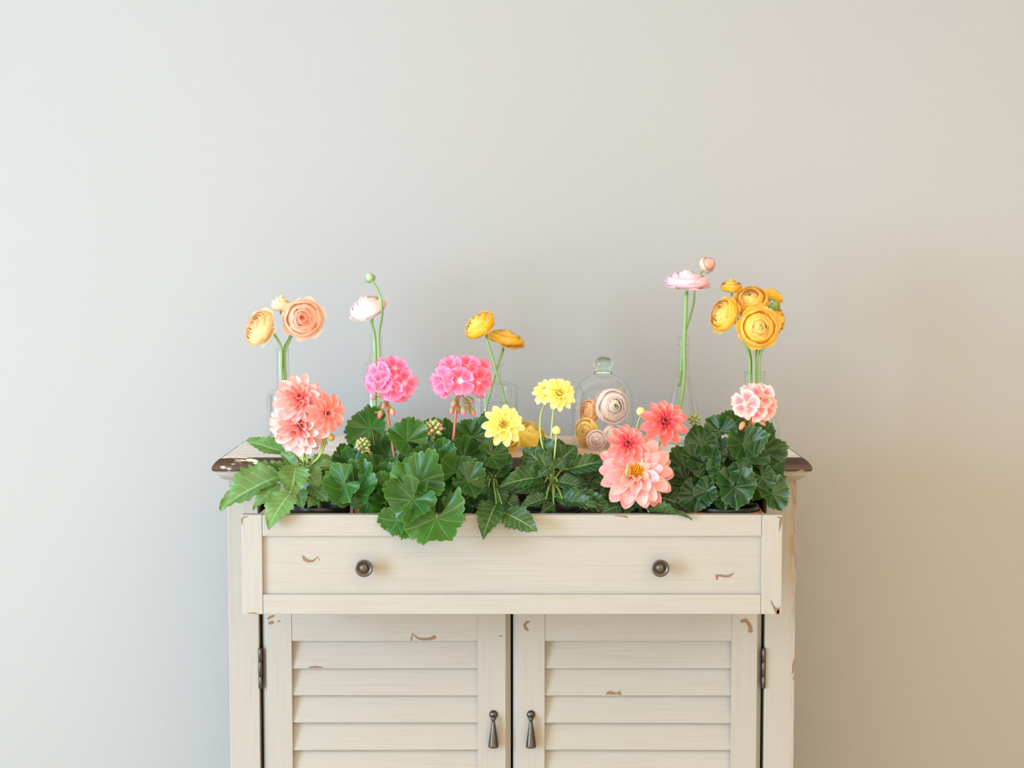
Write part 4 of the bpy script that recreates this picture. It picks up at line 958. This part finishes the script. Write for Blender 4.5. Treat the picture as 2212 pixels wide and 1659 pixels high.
# --- coral dahlia right
T = plant('potted_dahlia', 'coral pink dahlia with one very large yellow-centred bloom resting on the drawer edge', 1385, -0.10)
root = pot(T, 1385, -0.10, 0.052, BLACKPOT, 0.132)
crown = P(1380, 1065, -0.09)
tube_obj('main_stem', STEM, T, [root, root.lerp(crown, 0.5), crown], 0.003, 0.0026, lin((130, 160, 80)))
RD, RM, RPK = lin((232, 76, 92)), lin((246, 124, 118)), lin((248, 156, 150))
deep = lambda f: [(10, 1.0, 84, 'flat', RM), (10, 0.86, 66, 'mid', RM), (8, 0.58, 44, 'mid', RD), (8, 0.38, 26, 'cup', RD), (7, 0.26, 10, 'quill', CR)]
c, n = dahlia_bloom(T, 1434, 914, -0.10, 52, (0.12, -0.88, 0.42), deep(0), CR, 0.15, disc=(10, lin((214, 120, 90))))
dstem(T, c, n, [(1424, 960, -0.08), (1400, 1010, -0.08)], crown, 0.0018)
c, n = dahlia_bloom(T, 1355, 962, -0.192, 44, (0.05, -0.84, 0.50), deep(0), CR, 0.17, disc=(10, lin((214, 120, 90))))
dstem(T, c, n, [(1356, 1005, -0.188), (1355, 1030, -0.172)], crown, 0.0017)
BP = lin((250, 182, 180)); BQ = lin((246, 164, 160))
c, n = dahlia_bloom(T, 1374, 1022, -0.150, 80, (0.03, -0.88, 0.40), [(14, 1.0, 88, 'flat', BQ), (13, 0.93, 74, 'flat', BP), (11, 0.76, 60, 'mid', BP), (6, 0.46, 46, 'mid', lin((252, 190, 160)))], lin((248, 186, 50)), 0.19, disc=(44, lin((250, 188, 44))))
dstem(T, c, n, [(1376, 1040, -0.11)], crown, 0.002)
bud_on(T, 1384, 888, -0.09, 10, (-0.3, -0.4, 0.8), lin((236, 226, 130)), pts=[(1378, 915, -0.085), (1372, 960, -0.08)], root=crown)
for b, tip, wd, nx, nz, col, var in [
    ((1400, 1104, -0.17), (1494, 1113, -0.20), 34, 0.0, 2.2, E3, 0), ((1350, 1090, -0.15), (1300, 1104, -0.17), 46, -0.2, 0.8, E1, 1), ((1372, 1080, -0.14), (1350, 1108, -0.17), 40, 0, 0.8, E2, 2),
    ((1410, 1070, -0.13), (1478, 1088, -0.15), 70, 0.2, 0.7, E1, 3), ((1400, 1085, -0.15), (1440, 1106, -0.17), 50, 0.1, 0.9, E2, 4), ((1350, 1060, -0.11), (1280, 1036, -0.11), 66, -0.2, 0.5, E1, 5), ((1345, 1040, -0.09), (1272, 1000, -0.08), 62, -0.2, 0.4, E2, 1), ((1350, 1085, -0.125), (1270, 1090, -0.14), 56, -0.2, 0.6, E1, 3),
    ((1345, 1070, -0.11), (1285, 1075, -0.13), 56, -0.2, 0.8, E1, 0), ((1410, 1050, -0.09), (1480, 1030, -0.09), 64, 0.2, 0.6, E1, 1), ((1360, 1050, -0.08), (1310, 1005, -0.07), 56, -0.2, 0.6, E1, 2),
    ((1400, 1040, -0.07), (1450, 1000, -0.06), 60, 0.2, 0.6, E1, 3), ((1340, 1080, -0.13), (1310, 1096, -0.15), 40, -0.2, 0.8, E1, 4)]:
    dleaf(T, root, b, tip, wd, nx, nz, col, var, join_at=crown)

# --- pale pink geranium, far right, with a terracotta pot behind it
cx, yy, r, z0, z1 = P(1566, 1100, -0.104).x, -0.104, 0.0570, FLOOR_Z, FLOOR_Z + 0.130
v, f = lathe([(0.0005, z0), (r * 0.80, z0), (r * 0.96, z1 - 0.02), (r, z1 - 0.02), (r, z1), (r - 0.003, z1), (r - 0.004, z1 - 0.02), (r * 0.79, z0 + 0.001), (0.0005, z0 + 0.001)], 40)
tag(obj('terracotta_pot', mesh('terracotta_pot', [(a - 0, b, z - z0) for a, b, z in v], f, TERRA), None, Matrix.Translation((cx, yy, z0))), 'terracotta pot around the black pot of the pale pink geranium', 'flower pot')
T = plant('potted_geranium', 'pale pink geranium with ruffled dark green leaves in a black pot', 1566, -0.104)
root = pot(T, 1566, -0.104, 0.0530, BLACKPOT, 0.1360, perlite=14, lift=0.0012)
PALEP = lin((254, 208, 198))
umbel(T, 1628, 874, -0.10, 48, (0, -0.8, 0.55), [(1612, 872, -0.35, 0.0, 1.05), (1644, 854, 0.25, 0.5, 0.95), (1652, 880, 0.6, -0.1, 0.95), (1630, 884, 0.0, -0.3, 0.9), (1624, 850, -0.1, 0.9, 0.85)], 34, PALEP, [(1617, 935, -0.10), (1606, 985, -0.10), (1595, 1040, -0.10)], root,
      ((1622, 898, -0.10), [(1606, 914, 22), (1617, 922, 24), (1625, 910, 16), (1642, 908, 20)]), lin((176, 126, 84)), budcol=lin((206, 150, 100)), budn=BUDM, seedn=1)
bud_cluster(T, 1499, 908, -0.07, 15, [(1508, 945, -0.075), (1530, 1000, -0.09)], root, lin((140, 150, 80)), pinkish=0.2, count=16)
H1, H2, H3 = lin((34, 82, 46)), lin((31, 77, 43)), lin((28, 72, 40))
for a in [(1516, 962, -0.10, 50, 80, -0.1, 0.45, H1, 0), (1556, 932, -0.09, 44, 125, -0.2, 0.45, H1, 1), (1586, 922, -0.08, 48, 60, 0.2, 0.35, H1, 2), (1562, 975, -0.12, 42, 95, 0.0, 0.7, H1, 3),
          (1604, 960, -0.12, 54, 280, 0.2, 0.45, H1, 4), (1528, 1002, -0.125, 46, 110, -0.4, 0.4, H2, 5), (1562, 1018, -0.14, 44, 250, 0.0, 0.7, H1, 0), (1588, 1052, -0.15, 56, 270, 0.05, 0.6, H1, 1),
          (1506, 1068, -0.14, 50, 270, -0.2, 0.6, H2, 2), (1562, 1078, -0.155, 30, 280, 0.0, 0.5, H2, 3), (1648, 975, -0.10, 54, 50, 0.3, 0.4, H2, 4), (1664, 1008, -0.10, 46, 340, 0.5, 0.4, H2, 5),
          (1645, 1030, -0.14, 38, 300, 0.1, 0.6, H1, 0), (1668, 1066, -0.15, 46, 290, 0.2, 0.6, H1, 1), (1478, 1010, -0.10, 52, 150, -0.2, 0.4, H2, 2), (1486, 1042, -0.115, 46, 240, -0.2, 0.5, H2, 3),
          (1618, 1000, -0.11, 50, 330, 0.1, 0.4, H3, 4), (1545, 1045, -0.12, 50, 210, -0.1, 0.6, H3, 5), (1570, 1000, -0.09, 60, 90, 0, 0.5, H3, 0), (1610, 1010, -0.08, 60, 60, 0.2, 0.5, H3, 1),
          (1530, 1020, -0.08, 60, 150, -0.2, 0.5, H3, 2), (1630, 1040, -0.09, 56, 350, 0.2, 0.5, H3, 3), (1540, 985, -0.13, 34, 60, 0.1, 0.6, H1, 2), (1630, 985, -0.13, 36, 20, 0.3, 0.6, H1, 5), (1600, 1020, -0.145, 34, 340, 0.2, 0.5, H1, 3), (1530, 1060, -0.145, 36, 200, -0.2, 0.6, H1, 1), (1500, 990, -0.12, 36, 160, -0.3, 0.5, H1, 4), (1640, 1000, -0.12, 34, 60, 0.3, 0.5, H2, 0),
          (1640, 945, -0.06, 40, 90, 0.2, 0.4, H3, 4), (1600, 985, -0.07, 50, 100, 0, 0.4, H3, 5)]:
    gleaf(T, root, *(a[:3] + (a[3] * 0.96,) + a[4:]), zs=1.4, mset=GL2, stalk_col=lin((90, 120, 60)))
